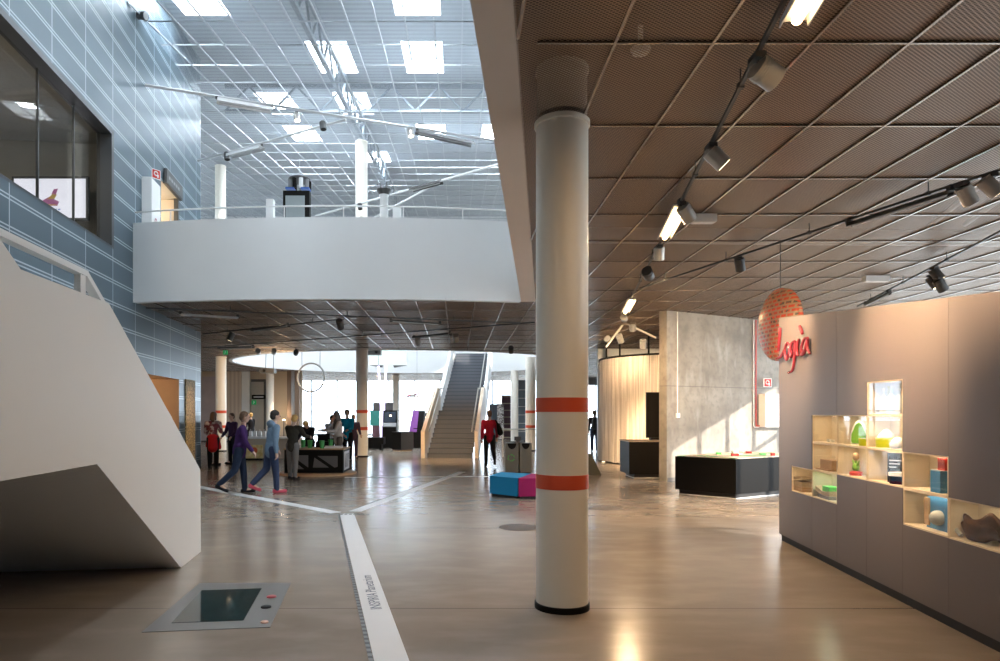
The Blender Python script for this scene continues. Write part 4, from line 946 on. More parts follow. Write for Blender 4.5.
def spot(pos, aim, label, energy=0, r=.062, ln=.17, m='silver', angle=38, lit=True, side=0.0, col=WARM):
    pos = Vector(pos); t = thing('spotlight', label, 'spotlight', pos)
    MB().box((-.035, -.06, -.045), (.035, .06, -.01)).build('adapter', 'dark', t, bevel=.006)
    c = Vector((side, 0, -.125)); d = (Vector(aim) - pos - c).normalized()
    MB().path([(0, 0, -.04), (side * .6, 0, -.09), c], .012, 8).build('arm', 'dark', t)
    mb = MB(); a = c - d * ln * .5
    mb.tube(a, a + d * ln, r, r * 1.02, 24)
    for k in range(3): mb.tube(a + d * (ln * (.12 + .1 * k)), a + d * (ln * (.15 + .1 * k)), r * 1.07, r * 1.07, 24)
    mb.build('housing', m, t); e = a + d * (ln - .002)
    MB().tube(e, e + d * .006, r * .8, r * .8, 20).build('lens', 'lens' if lit else 'black', t)
    if energy: lamp('beam', 'SPOT', e + d * .03, energy, col, t, aim=e + d, size=.03, angle=angle + 16, blend=1.0)
    return t
def linear(a, b, label, lit=True, energy=0, m='dark', w=.10, h=.06, up=False):
    a, b = Vector(a), Vector(b); t = thing('linear_lamp', label, 'lamp', a); b = b - a; o0 = Vector((0, 0, 0)); d = b.normalized(); s = d.cross(Vector((0, 0, 1)))
    g_ = MB(); g_.bar(o0, b, w, .016); 
    for k in (-1, 1):
        g_.prism([s * k * w * .5, s * k * (w * .5 - .008), s * k * (w * .5 - .008) * 1.1 + Vector((0, 0, -h * .6)), s * k * w * .5 * 1.1 + Vector((0, 0, -h * .6))], b)
    g_.build('reflector', m, t, smooth=False)
    for k in (o0, b): MB().box((k.x - .03, k.y - .03, 0), (k.x + .03, k.y + .03, .06)).build('end_cap', 'dark', t, bevel=.006)
    MB().tube(o0 + d * .05 + Vector((0, 0, -h * .55)), b - d * .05 + Vector((0, 0, -h * .45)), w * .2 if lit else .014, seg=12).build('tube', 'led' if lit else 'lgrey', t)
    if energy:
        mid = b / 2 + Vector((0, 0, -h - .02)); l = lamp('tube_light', 'AREA', mid, energy, WARM, t, size=b.length * .9, size_y=w)
        l.rotation_euler = (0, 0, math.atan2(d.y, d.x))
    return t
T1 = [(1.25, .4), (3.62, 14.4)]; track('dark lighting track running away along the ceiling right of the foreground column', T1)
T2 = [(3.36, 12.5), (5.6, 4.8)]; track('dark lighting track joining from the right, passing over the grey cabinet', T2)
T3 = [(6.55, 7.5), (8.6, 14.6)]; track('thin dark lighting track far right over the top of the grey cabinet', T3)
dv = Vector((T1[1][0] - T1[0][0], T1[1][1] - T1[0][1], 0)).normalized(); dn = Vector((dv.y, -dv.x, 0))
q = on_track(T1, 757) + dn * .10; linear(q + Vector((0, 0, -.02)) - dv * .40 - dv * 1.3, q + Vector((0, 0, -.02)) - dv * .40, 'bright open linear lamp at the top edge of the view', energy=E_LIN * .35, m='white_paint', w=.15, h=.07)
q = on_track(T1, 671); linear(q + Vector((0, 0, -.03)) - dv * .75, q + Vector((0, 0, -.03)) + dv * .6, 'bright linear lamp in the middle of the first track', energy=E_LIN, m='white_paint', w=.16)
q = on_track(T1, 628); linear(q + Vector((0, 0, -.03)) - dv * .9, q + Vector((0, 0, -.03)) + dv * .8, 'bright linear lamp near the far end of the first track', energy=E_LIN, m='white_paint', w=.16)
spot(on_track(T1, 757), (5.2, 5.2, 2.2), 'big pale spotlight nearest the viewer, turned to the right', E_SPOT, .078, .16, 'silver', side=.06)
spot(on_track(T1, 711), D(5.75, 2.3), 'grey spotlight next along the first track after the nearest one', E_SPOT, .07, .17, 'silver', side=.05)
spot(on_track(T1, 681), D(8.35, 2.2), 'grey spotlight just before the middle bright linear lamp, turned to the right', E_SPOT, .075, .18, 'silver', side=.06)
spot(on_track(T1, 662) + dv * .3, (3.2, 11.0, 0), 'small pale spotlight hanging right after the middle bright linear lamp', E_SPOT * .6, .07, .17, 'silver')
spot(on_track(T1, 648), (6.1, 16.5, 1.9), 'grey spotlight where the two tracks meet', E_SPOT * 2.6, .08, .2, 'dark')
spot(on_track(T1, 627.5) + dv * 1.0, DR + Vector((-1.6, -2.0, 2.6)), 'spotlight behind the far bright linear lamp, aimed at the curtain', E_SPOT * 1.2, .07, .18, 'silver')
q = on_track(T2, 849); q2 = on_track(T2, 951); linear(q + Vector((0, 0, -.05)), q2 + Vector((0, 0, -.05)), 'long dark linear lamp on the track over the grey cabinet', lit=False, energy=E_LIN * .35, w=.08)
spot(on_track(T2, 962), (7.5, 7.5, .5), 'grey spotlight beside the long dark linear lamp', E_SPOT * .5, .07, .19, 'silver', side=.05)
spot(on_track(T2, 990), (8, 6.2, .8), 'grey spotlight nearest the right edge of the view', E_SPOT * .5, .07, .19, 'silver')
spot(on_track(T2, 738), (5.4, 11.6, 0), 'dark spotlight with lit face hanging alone on the second track', E_SPOT * .8, .07, .18, 'dark', side=.03)
for px, lab, aim, dz in ((934, 'grey spotlight above the grey cabinet on the third track, uppermost of three', (9.5, 10, .6), 0), (931, 'dark spotlight in the middle of the three above the grey cabinet', (9, 9.6, .6), -.1), (938, 'dark spotlight lowest of the three above the grey cabinet', (9.6, 11, .6), -.2)):
    q = on_track(T3, px); q.z += dz; spot(q, aim, lab, E_SPOT * .3 if not dz else 0, .075, .19, 'dark', side=.04)
q, q2 = on_track(T3, 889), on_track(T3, 866); linear(q + Vector((0, 0, -.05)), q2 + Vector((0, 0, -.05)), 'linear lamp on the third track, just over the grey cabinet top', lit=False, energy=E_LIN * .3, w=.08)
# emergency light boxes on the ceiling
def ebox(px, py, label, w_=.5):
    Y = 2.36 * F / (CY - py); p_ = Vector(((px - CX) * Y / F, Y, 3.92)); t = thing('emergency_light', label, 'lamp', p_)
    MB().box((-w_ / 2, -.06, 0), (w_ / 2, .06, .09)).build('housing', 'white_paint', t, bevel=.015); MB().box((-w_ / 2 + .02, -.05, -.01), (w_ / 2 - .02, .05, 0)).build('diffuser', mat('opal_plastic', (.75, .72, .68), .4), t, bevel=.004)
ebox(703, 219, 'white flat emergency light right of the middle bright linear lamp', .30); ebox(876, 279, 'white flat emergency light over the grey cabinet', .42); ebox(372, 334, 'small pale emergency light above the column with bands in the middle', .5)
t = thing('smoke_detector', 'round pale smoke detector above the ceiling mesh, right of the foreground column', 'smoke detector', (1.35, 5.0, 4.25)); MB().lathe([(.06, 0), (.075, .03), (.05, .05)], seg=24).build('body', 'white_paint', t); MB().tube((0, 0, .05), (0, 0, .2), .02, seg=10).build('mount', 'white_paint', t)
# pipes above the mesh
for (a, b, lab) in (((4.2, 2.5, 4.22), (6.6, 9.5, 4.22), 'thin pale pipe above the ceiling mesh, right of the nearest spotlight'), ((4.6, 2.5, 4.24), (7.1, 9.5, 4.24), 'second thin pale pipe above the ceiling mesh, beside the first'), ((2.0, 10.3, 4.30), (11.5, 10.6, 4.30), 'grey duct crossing above the ceiling mesh')):
    r_ = .12 if 'duct' in lab else .03; tag(MB().tube(a, b, r_, seg=16).build('service_pipe', 'lgrey'), lab, 'pipe')

# under the balcony: tracks, spots, small lamps
def ceil_pt(px, py, dz=.13): Y = (2.43 - dz) * F / (CY - py); return Vector(((px - CX) * Y / F, Y, EYE + 2.43 - dz))
def track2(label, pa, pb):
    a, b = ceil_pt(*pa), ceil_pt(*pb); t = thing('lighting_track', label, 'lighting track', a); MB().bar((0, 0, 0), b - a, .032, .03).build('rail', 'dark', t, smooth=False)
    for k in (.2, .5, .8): v = (b - a) * k; MB().tube(v, v + Vector((0, 0, .12)), .01, seg=6).build('hanger', 'dark', t)
track2('dark lighting track under the balcony sloping across from the blue wall', (203, 334), (345, 319)); track2('lighting track under the balcony behind the first, ending above the stairs', (203, 347.6), (535, 322.4))
track2('pale lighting track close behind the white balcony front', (146, 308), (520, 323))
linear(ceil_pt(181, 314), ceil_pt(238, 317.5), 'pale grey linear lamp by the blue wall under the balcony', m='lgrey', lit=False, w=.14, h=.05)
linear(ceil_pt(253, 330), ceil_pt(288, 325), 'dark linear lamp under the balcony left of centre', m='dark', lit=False, w=.16, h=.06)
linear(ceil_pt(391, 320), ceil_pt(440, 323.5), 'dark linear lamp under the balcony above the banded column on the right', m='dark', lit=False, w=.16, h=.06)
linear(ceil_pt(414, 337), ceil_pt(450, 333), 'dark linear lamp above the stairs', m='dark', lit=False, w=.16, h=.06)
linear(ceil_pt(219, 347.5), ceil_pt(253, 346.5), 'dark linear lamp at the left tip of the ceiling opening', m='dark', lit=False, w=.2, h=.08)
for px, py, lab, lit, en in ((231, 332, 'dark spotlight under the balcony near the blue wall', 0, 0), (258, 348, 'pale spotlight at the rim of the ceiling opening, leftmost', 1, 60), (274, 348, 'spotlight with bright face at the rim of the ceiling opening, second from left', 1, 60),
                             (296, 349, 'dark spotlight at the rim of the ceiling opening, above the hoop', 0, 0), (340, 319, 'dark spotlight under the balcony in the middle', 0, 0), (532 - 21, 346, 'dark spotlight above the column right of the stairs', 0, 0), (418, 337, 'lit pale spotlight at the left end of the lamp above the stairs', 1, 120), (456, 334, 'lit pale spotlight at the right end of the lamp above the stairs', 1, 120)):
    q = ceil_pt(px, py)
    if px == 231: spot(q, (wallx(19.2), 19.2, 1.2), lab, 160, .085, .24, 'dark', angle=20); continue  # beam added to an otherwise unlit lamp to brighten the gold panel
    spot(q, q + (Vector((-3.2, 11, -3.0)) if px < 300 else Vector((.3, 4.5, -4))), lab, en * E_FAR, .085, .24, 'silver' if lit else 'dark', lit=bool(lit), angle=70)
# cluster of lights above the string curtain
for i, (px, py, lab) in enumerate(((608, 341, 'silver spotlight over the curtain, leftmost of the cluster'), (620, 340, 'silver spotlight over the curtain, second in the cluster'), (633, 328, 'bright silver spotlight over the curtain, aimed forward'), (643, 345, 'small silver spotlight on the curtain ring'))):
    Y = 18.6; q = at(px, py - 6, Y); spot(q, (6.6, 25.4, 3.4) if i == 0 else q + Vector((1.2 if i < 2 else .3, 1.2, -2.5)), lab, E_SPOT * .7, .085, .24, 'silver' if i % 2 else 'grey', lit=True)
a, b = at(623, 322, 18.6), at(656, 338, 18.6); t = thing('lighting_track', 'short silver truss rail over the string curtain', 'lighting track', a); MB().bar((0, 0, 0), b - a, .05, .05).build('rail', 'silver', t, smooth=False); MB().tube((0, 0, 0), (0, 0, 4.0 - a.z), .02, seg=8).build('hanger', 'dark', t)
a, b = at(606, 347, 18.6), at(625, 322, 18.6); t = thing('lighting_track', 'short silver rail sloping left over the string curtain', 'lighting track', a); MB().bar((0, 0, 0), b - a, .05, .05).build('rail', 'silver', t, smooth=False); MB().tube(b - a, Vector((b.x - a.x, b.y - a.y, 4.0 - a.z)), .02, seg=8).build('hanger', 'dark', t)

# lamps on wires across the atrium
ZW = 9.04
def wire_pt(px, py): Y = (ZW - EYE) * F / (CY - py); return Vector(((px - CX) * Y / F, Y, ZW))
def wire(label, pa, pb):
    a, b = wire_pt(*pa), wire_pt(*pb); t = tag(MB().tube(a, b, .035, seg=8).build('lighting_rail', 'lgrey'), label, 'lighting rail')
wire('slim pale rail crossing the atrium from the blue wall to the right', (145, 85), (560, 151)); wire('slim rail rising from the blue wall corner to join the long one', (198, 161), (346, 119.5))
wire('slim dark rail low over the balcony, rising to the right', (316, 216), (560, 147)); wire('slim dark rail just above the balcony front, left of the wall end', (372, 219), (430, 187))
def wire_lamp(pa, pb, label, m='lgrey', dz=-.12): a, b = wire_pt(*pa), wire_pt(*pb); a.z += dz; b.z += dz; linear(a, b, label, lit=False, m=m, w=.22, h=.12)
wire_lamp((217, 94), (272, 104), 'white linear lamp on the long atrium rail near the blue wall', 'white_paint'); wire_lamp((417, 126), (473, 139), 'grey linear lamp on the long atrium rail, right half', 'grey')
wire_lamp((229, 150.5), (262, 142), 'grey linear lamp on the short atrium rail', 'lgrey'); wire_lamp((411, 188.5), (441, 180.5), 'dark linear lamp on the low atrium rail', 'dark', -.02)
for px, py, lab, lit in ((297, 112, 'small lit spotlight hanging from the long atrium rail', 1), (410.5, 128, 'small pale spotlight on the long atrium rail right of the tall column', 1), (323, 121, 'small dark spotlight where the two atrium rails meet', 0), (227, 152, 'small spotlight below the short atrium rail by the blue wall', 0), (360, 203, 'small dark spotlight on the low atrium rail before the tall column', 0)):
    q = wire_pt(px, py); spot(q, q + Vector((.3, -.4, -2)), lab, 0, .08, .2, 'silver' if lit else 'dark', lit=bool(lit))
t = thing('wall_lamp', 'small dark floodlight on the blue wall near the roof edge', 'lamp', at(137.5, 15.5, 14.9)); t.location.x = wallx(14.9)
MB().box((0, -.06, -.06), (.12, .06, .06)).build('arm', 'dark', t, bevel=.01); MB().tube((.10, 0, 0), (.20, -.02, -.02), .085, .10, 20).build('housing', 'dark', t); MB().tube((.20, -.02, -.02), (.205, -.021, -.021), .08, seg=18).build('lens', 'lgrey', t)

# ------------------------------------------------------------------ on and behind the blue wall
MWL = Matrix.Translation((-5.118, 0, 0)) @ Matrix.Rotation(ANG, 4, 'Z')     # local x along the wall, -y into the hall
def on_wl(name, label, cat, Y, z): t = thing(name, label, cat); t.matrix_basis = MWL @ Matrix.Translation((S(Y), 0, z)); return t
# in the wall frame +y points away from the hall
t = on_wl('fire_hose_cabinet', 'tall white fire hose cabinet on the blue wall above the balcony', 'cabinet', 15.2, 4.65); hose_cabinet(t, .66, .4, 2.25, .2)
fire_sign('fire_sign', 'square red fire hose sign above the balcony on the blue wall', MWL @ Matrix.Translation((S(15.55), -.2, 7.08)) @ Matrix.Rotation(R(82) - math.pi / 2 - .55, 4, 'Z'))
t = on_wl('direction_sign', 'dark slanting seeming sign board over the upper doorway in the blue wall', 'sign', 16.75, 7.31); t['label'] = 'dark sign board with pale lettering over the upper doorway in the blue wall'
MB().box((0, -.10, 0), (1.4, -.02, .34)).build('board', 'dark', t, bevel=.006); MB().box((0, -.09, -.03), (1.42, 0, 0)).build('shelf_strip', 'dark', t, smooth=False)
mm = Matrix.Translation((.12, -.103, .10)) @ Matrix.Rotation(R(90), 4, 'X'); 
for k in range(5): MB().box((.15 + k * .2, -.104, .12), (.28 + k * .2, -.1, .2)).build('print', 'grey', t, smooth=False)
g = MB(); a, b = S(16.6), S(18.16)
g.face([(a, .0, 4.65), (a, 1.6, 4.65), (a, 1.6, 7.3), (a, 0, 7.3)]); g.face([(b, 0, 4.65), (b, 1.6, 4.65), (b, 1.6, 7.3), (b, 0, 7.3)]); g.face([(a, 1.6, 4.65), (b, 1.6, 4.65), (b, 1.6, 7.3), (a, 1.6, 7.3)]); g.face([(a, 0, 7.3), (b, 0, 7.3), (b, 1.6, 7.3), (a, 1.6, 7.3)]); g.face([(a, 0, 4.65), (b, 0, 4.65), (b, 1.6, 4.65), (a, 1.6, 4.65)])
struct(wl_part(g, 'door_1', 'beige', smooth=False, fix=False))
g = MB(); g.box((b - .12, -.01, 4.65), (b, .1, 7.3)); struct(wl_part(g, 'door_2', 'dark', smooth=False))
g = MB(); a, b = S(15.6), S(18.16); z = 2.51
g.face([(a, 0, 0), (a, 3, 0), (a, 3, z), (a, 0, z)]); g.face([(b, 0, 0), (b, 3, 0), (b, 3, z), (b, 0, z)]); g.face([(a, 3, 0), (b, 3, 0), (b, 3, z), (a, 3, z)]); g.face([(a, 0, z), (b, 0, z), (b, 3, z), (a, 3, z)])
struct(wl_part(g, 'door_3', mat('oak_lining', (.52, .34, .19), .6), smooth=False, fix=False))
lamp('doorway_fill', 'POINT', MWL @ Vector((S(17), 1.4, 2.2)), 30, WARM, size=.1)
def gold_mat():
    m, nt, b_ = nodes('gold_speckle'); tc, o_ = xyz(nt); n = noise(nt, tc, 26, 6)
    nt.links.new(mixc(nt, ramp(nt, n, .35, .68), (.16, .10, .035), (.85, .60, .26)), b_.inputs['Base Color']); b_.inputs['Roughness'].default_value = .65; return m
t = on_wl('wall_panel', 'narrow gold speckled panel at the end of the blue wall under the balcony', 'panel', 18.75, 0); MB().box((0, -.03, .02), (.98, -.002, 2.55)).build('board', gold_mat(), t, bevel=.004); MB().box((-.01, -.035, 0), (1.0, -.001, .03)).build('edging', 'dark', t, smooth=False)
t = thing('wall_screen', 'bright screen with a small seated figure picture in the upper room behind the big window', 'screen'); t.location = (-8.53, 14.25, 6.11)
M['scr'] = mat('bright_screen', (.8, .82, .95), .3, emit=.95, ecol=(.82, .84, 1.0), var=.01)
SCW, SCH = .75, .41
MB().box((-SCW - .05, 0, -SCH - .05), (SCW + .05, .06, SCH + .05)).build('bezel', 'dark', t, bevel=.01); MB().box((-SCW, -.006, -SCH), (SCW, 0, SCH)).build('display', 'scr', t, smooth=False)
def blob(pts, m, name): MB().prism([(x, -.012, z) for x, z in pts], (0, .005, 0)).build(name, m, t, smooth=False)
M['fig1'] = mat('screen_mauve', (.45, .12, .35), .5, emit=.3, ecol=(.5, .15, .4)); M['fig2'] = mat('screen_ochre', (.6, .45, .1), .5, emit=.3, ecol=(.6, .45, .1)); M['fig3'] = mat('screen_blue', (.2, .3, .7), .5, emit=.3, ecol=(.25, .35, .8))
blob2 = lambda P, m, n: blob([(x * .62, z * .62) for x, z in P], m, n)
blob2([(-.30, -.22), (.25, -.26), (.32, -.12), (.12, -.02), (-.02, .04), (-.28, -.10)], 'fig1', 'picture_shape'); blob2([(-.1, -.05), (.16, -.02), (.24, .12), (.12, .16)], 'fig2', 'picture_shape'); blob2([(.06, .14), (.20, .10), (.28, .32), (.14, .30)], 'fig1', 'picture_shape'); blob2([(-.12, -.26), (.28, -.25), (.2, -.2), (-.05, -.2)], 'fig2', 'picture_shape')
for k in range(5): blob2([(-.2 + k * .12, -.40), (-.12 + k * .12, -.40), (-.12 + k * .12, -.36), (-.2 + k * .12, -.36)], 'fig3', 'caption_mark')
p_ = MWL @ Vector((S(9.6), .9, 7.47)); t = thing('downlight', 'round glowing downlight in the ceiling of the upper room behind the big window', 'lamp', p_); MB().lathe([(.12, 0), (.12, .03)], seg=24).build('ring', 'lgrey', t); MB().lathe([(.10, -.005), (.10, .002)], seg=24).build('lens', 'led', t)
lamp('room_light', 'AREA', MWL @ Vector((S(10), 2.4, 7.42)), E_ROOM, (1, .93, .82), size=2.5)
lamp('doorway_fill', 'POINT', MWL @ Vector((S(17.4), .9, 6.9)), 50, (1, .88, .7), size=.1)  # unseen point light added to brighten the upper doorway interior

# ------------------------------------------------------------------ things on the upper floor
U = lambda px, Y: Vector(((px - CX) * Y / F, Y, 4.65))
M['screen_grey'] = mat('grey_screen', (.28, .31, .31), .3); M['blue'] = mat('blue_plastic', (.02, .10, .40), .4)
p_ = U(297, 16); t = thing('info_screen', 'black framed grey screen standing on the upper floor behind the balcony', 'screen', p_)
MB().box((-.31, -.08, .3), (.31, .08, 2.17)).build('frame', 'black', t, bevel=.01); MB().box((-.25, -.086, .5), (.20, -.08, 2.05)).build('display', 'screen_grey', t, smooth=False); MB().box((-.3, -.25, 0), (.3, .25, .3)).build('plinth', 'black', t, bevel=.01)
p2 = U(299.5, 16.4); p2.z = 4.65; t = thing('sample_carousel', 'round carousel of dark and white canisters with blue trays, above the black framed screen', 'display object', p2)
MB().tube((0, 0, 0), (0, 0, 2.30), .05, seg=14).build('pole', 'blue', t); MB().lathe([(.26, 2.55), (.26, 2.60), (.25, 2.61)], seg=32).build('top_ring', 'dark', t)
for i in range(9):
    a = 2 * math.pi * i / 9 + .2; MB().tube((.23 * math.cos(a), .23 * math.sin(a), 2.33), (.23 * math.cos(a), .23 * math.sin(a), 2.56), .05, seg=12).build('canister', ['black', 'white_paint', 'grey'][i % 3], t)
for s in (-1, 1): MB().box((s * .18 - .10, -.25, 2.29), (s * .18 + .10, -.02, 2.33)).build('tray', 'blue', t, bevel=.01)
MB().tube((0, 0, 2.58), (0, 0, 3.1), .008, seg=6).build('wire', 'lgrey', t)
p_ = U(384, 16.5); t = thing('display_stand', 'white display stand with dark crown on the upper floor right of the tall column', 'display object', p_); MB().lathe([(.11, 0), (.10, 2.2), (.12, 2.25)], seg=20).build('shaft', 'white_paint', t); MB().lathe([(.12, 2.25), (.17, 2.33), (.17, 2.38), (.08, 2.40)], seg=20).build('crown', 'dark', t)
for i in range(6): a = i * 1.047; MB().tube((.13 * math.cos(a), .13 * math.sin(a), 2.37), (.15 * math.cos(a), .15 * math.sin(a), 2.52), .02, seg=8).build('prong', 'grey', t)
p_ = U(397, 17); t = thing('white_plinth', 'white plinth on the upper floor right of the crowned stand', 'plinth', p_); MB().box((-.1, -.1, 0), (.1, .1, 2.08)).build('body', 'white_paint', t, bevel=.02); MB().box((-.12, -.12, 0), (.12, .12, .1)).build('foot', 'lgrey', t, smooth=False)

p_ = U(270.5, 17); t = thing('white_plinth', 'short white plinth on the upper floor left of the black framed screen', 'plinth', p_); MB().box((-.09, -.09, 0), (.09, .09, 2.29)).build('body', 'white_paint', t, bevel=.02); MB().box((-.11, -.11, 0), (.11, .11, .1)).build('foot', 'lgrey', t, smooth=False)
# ------------------------------------------------------------------ demonstration table
t = thing('demonstration_table', 'black framed wooden topped table with grey infill panels where the children stand', 'table', (-3.71, 18.15, 0), R(0))
w2, d2, ht = .76, .55, .69
MB().box((-w2, -d2, .06), (w2, d2, ht - .03)).build('body', 'black', t, bevel=.01)
MB().box((-w2 - .02, -d2 - .02, ht - .03), (w2 + .02, d2 + .02, ht)).build('tabletop', 'wood', t, bevel=.006)
M['infill'] = mat('grey_infill', (.11, .10, .095), .5)
def tri_panel(P, nm='infill_panel'): MB().prism([(x, -d2 - .006, z) for x, z in P], (0, .01, 0)).build(nm, 'infill', t, smooth=False)
tri_panel([(-.02, .20), (.40, .20), (.02, .46)]); tri_panel([(.10, .50), (.62, .50), (.62, .22), (.54, .20)]); tri_panel([(-.68, .16), (-.25, .16), (-.68, .50)]); tri_panel([(-.58, .52), (-.14, .52), (-.14, .2)])
MB().prism([(w2 + .004, -.4, .12), (w2 + .004, .4, .12), (w2 + .004, .4, .6), (w2 + .004, -.4, .6)], (.006, 0, 0)).build('side_panel', 'lgrey', t, smooth=False)
for k in range(3): MB().prism([(w2 + .011, -.3 + k * .2, .18), (w2 + .011, -.24 + k * .2, .18), (w2 + .011, -.1 + k * .2, .54), (w2 + .011, -.16 + k * .2, .54)], (.003, 0, 0)).build('side_slot', 'black', t, smooth=False)
MB().lathe([(1.02, 0), (1.02, .04), (1.0, .05)], seg=48).build('base_plate', 'wood', t)
M['cupgreen'] = mat('green_cup', (.06, .36, .08), .45)
for px, Y, lab in ((322, 17.75, 'green cup at the front edge of the table, middle'), (310, 18.0, 'green cup left of the middle one on the table'), (330.5, 18.35, 'green cup at the right back of the table'), (303, 18.3, 'green cup at the left back of the table, beside the leaning child')):
    q = thing('green_cup', lab, 'cup', ((px - CX) * Y / F, Y, ht)); MB().lathe([(.055, 0), (.065, .2), (.055, .2), (.05, .02)], seg=20).build('wall', 'cupgreen', q); MB().lathe([(.067, .19), (.067, .205)], seg=20).build('rim', 'cupgreen', q)
t = thing('white_tray', 'white tray lying at the right of the table of green cups', 'tray', (-3.28, 17.95, ht)); MB().box((-.24, -.2, 0), (.24, .2, .02)).build('base', 'white_paint', t, bevel=.004); MB().box((-.24, .18, .02), (.24, .2, .05)).build('edge', 'white_paint', t, smooth=False)
t = thing('camera_case', 'black box with raised lid on the table between the children', 'case', (-3.62, 18.35, ht)); MB().box((-.17, -.12, 0), (.17, .12, .16)).build('body', 'black', t, bevel=.01); MB().box((-.17, .10, .16), (.17, .13, .36)).build('lid', 'black', t, bevel=.01)
# flower board and white desk behind
def flower_mat():
    m, nt, b = nodes('flower_picture'); tc, o_ = xyz(nt); n = noise(nt, tc, 7, 5)
    c = mixc(nt, ramp(nt, n, .35, .65), (.62, .40, .10), (.85, .70, .38)); d = mth(nt, 'ADD', mth(nt, 'POWER', o_[0], 2.0), mth(nt, 'POWER', mth(nt, 'SUBTRACT', o_[2], .33), 2.0))
    c = mixc(nt, mth(nt, 'LESS_THAN', d, .012), c, (.75, .12, .02)); nt.links.new(c, b.inputs['Base Color']); return m
p_ = fl(254.5, 460); t = thing('flower_board', 'low board with an orange flower picture standing on the floor behind the walkers', 'board', p_)
MB().box((-.28, -.02, .06), (.28, .02, .52)).build('board', flower_mat(), t, bevel=.004); MB().box((-.3, -.06, 0), (.3, .06, .06)).build('foot', 'black', t, smooth=False)
Y = 24.5; t = thing('white_desk', 'white desk with warm front, behind the walkers at the left', 'desk', ((266 - CX) * Y / F, Y, 0)); MB().box((-1.3, -.4, .70), (1.2, .5, .76)).build('top', 'white_paint', t, bevel=.01); MB().box((-1.2, -.3, 0), (1.1, .42, .70)).build('body', 'beige', t, smooth=False)
for k in range(5):
    tag_ = thing('paper_bag', 'small white bag on the white desk, one of a row', 'bag', ((250.5 + 4.6 * k - CX) * 24.6 / F, 24.6, .76), 0, 'white bags on the desk'); MB().prism([(-.06, -.04, 0), (.06, -.04, 0), (.05, -.03, .2), (-.05, -.03, .2)], (0, .08, 0)).build('body', 'white_paint', tag_, bevel=.01); MB().path([(-.03, 0, .2), (0, 0, .26), (.03, 0, .2)], .005, 6).build('handle', 'white_paint', tag_)
# hoop
p_ = at(311, 377.5, 26.5); t = thing('hoop', 'large grey hoop hanging on wires in the ceiling opening', 'hoop', p_)
MB().path([(.52 * math.cos(2 * math.pi * i / 48), .05 * math.sin(2 * math.pi * i / 48), .56 * math.sin(2 * math.pi * i / 48)) for i in range(48)], .035, 8, closed=True).build('ring', 'silver', t)
for x in (-.35, .35): MB().tube((x, 0, .42), (x * 1.1, 0, 4.2), .008, seg=6).build('wire', 'dark', t)
t = thing('projector', 'dark projector hanging on thin rods left of the hoop', 'projector', at(268, 371, 28)); MB().box((-.3, -.2, -.09), (.3, .2, .09)).build('body', 'dark', t, bevel=.02); MB().tube((-.1, -.2, 0), (-.1, -.24, 0), .06, seg=14).build('lens', 'black', t)
for x in (-.1, .22): MB().tube((x, 0, .09), (x + .1, 0, 3.2), .012, seg=6).build('rod', 'dark', t)
t = thing('projector', 'dark projector hanging just right of the banded middle column', 'projector', at(374.5, 352.5, 26.6)); MB().box((-.26, -.2, -.1), (.26, .2, .1)).build('body', 'dark', t, bevel=.02); MB().tube((0, 0, .1), (0, 0, 1.6), .02, seg=8).build('rod', 'dark', t); MB().tube((.1, -.2, 0), (.1, -.24, 0), .06, seg=14).build('lens', 'black', t)
# exit signs
def exit_sign(px, py, Y, label):
    t = thing('exit_sign', label, 'sign', at(px, py, Y)); k = Y / 50
    MB().box((-.16 * k, -.03, -.16 * k), (.16 * k, .03, .16 * k)).build('board', mat('exit_green', (.02, .35, .10), .4, emit=.2, ecol=(.02, .5, .15)), t, bevel=.01)
    MB().tube((0, 0, .16 * k), (0, 0, 2.4 if Y < 35 else .5), .012, seg=6).build('hanger', 'dark', t)
    MB().ball((.0, -.035, .08 * k), .028 * k).build('running_figure', 'white_paint', t); MB().path([(-.05 * k, -.034, -.09 * k), (0, -.034, -.02 * k), (.01 * k, -.034, .05 * k), (.06 * k, -.034, .0)], .018 * k, 6).build('running_figure', 'white_paint', t)
    return t
exit_sign(225.5, 352.5, 24, 'green exit sign hanging near the left tip of the ceiling opening'); exit_sign(254, 402.5, 38.4, 'green exit sign by the grey doorway at the far left')
t = thing('direction_board', 'small black sign board high in the grey doorway at the far left', 'sign', at(260, 397, 38.3)); MB().box((-.45, -.03, -.12), (.45, .03, .12)).build('board', 'black', t, bevel=.01); MB().box((-.35, -.04, -.03), (.2, -.03, .03)).build('print', 'lgrey', t, smooth=False)
# end wall at the far left with curtains and doorway
struct(MB().box((-18, 39, 0), (-8.9, 39.2, 4.02)).build('wall_back_left', 'beige', smooth=False))
def pan(px0, px1, z0, z1, name, label, cat, m, Y=38.7, dpt=.12):
    x0, x1 = (px0 - CX) * Y / F, (px1 - CX) * Y / F; t = thing(name, label, cat, ((x0 + x1) / 2, Y, 0)); w_ = (x1 - x0) / 2
    MB().box((-w_, 0, z0), (w_, dpt, z1)).build('body', m, t, bevel=.01); MB().box((-w_, -.02, z0), (w_, 0, z0 + .06)).build('edge', 'dark', t, smooth=False); return t
M['drape'] = stripe_mat('beige_drape', (.62, .52, .42), (.50, .41, .33), 0, .23, .5, .9); M['gpan'] = mat('grey_panel', (.42, .36, .36), .5, var=.3, scale=1.5)
pan(200, 216, 0, 3.7, 'wall_panel', 'grey shiny panel at the far left, left of the left column', 'panel', 'gpan'); pan(226, 241, 0, 4.0, 'drape', 'long beige drape at the far left, right of the left column', 'curtain', 'drape'); pan(241.5, 249.5, 0, 4.0, 'drape', 'narrow pale drape left of the grey doorway', 'curtain', 'white')
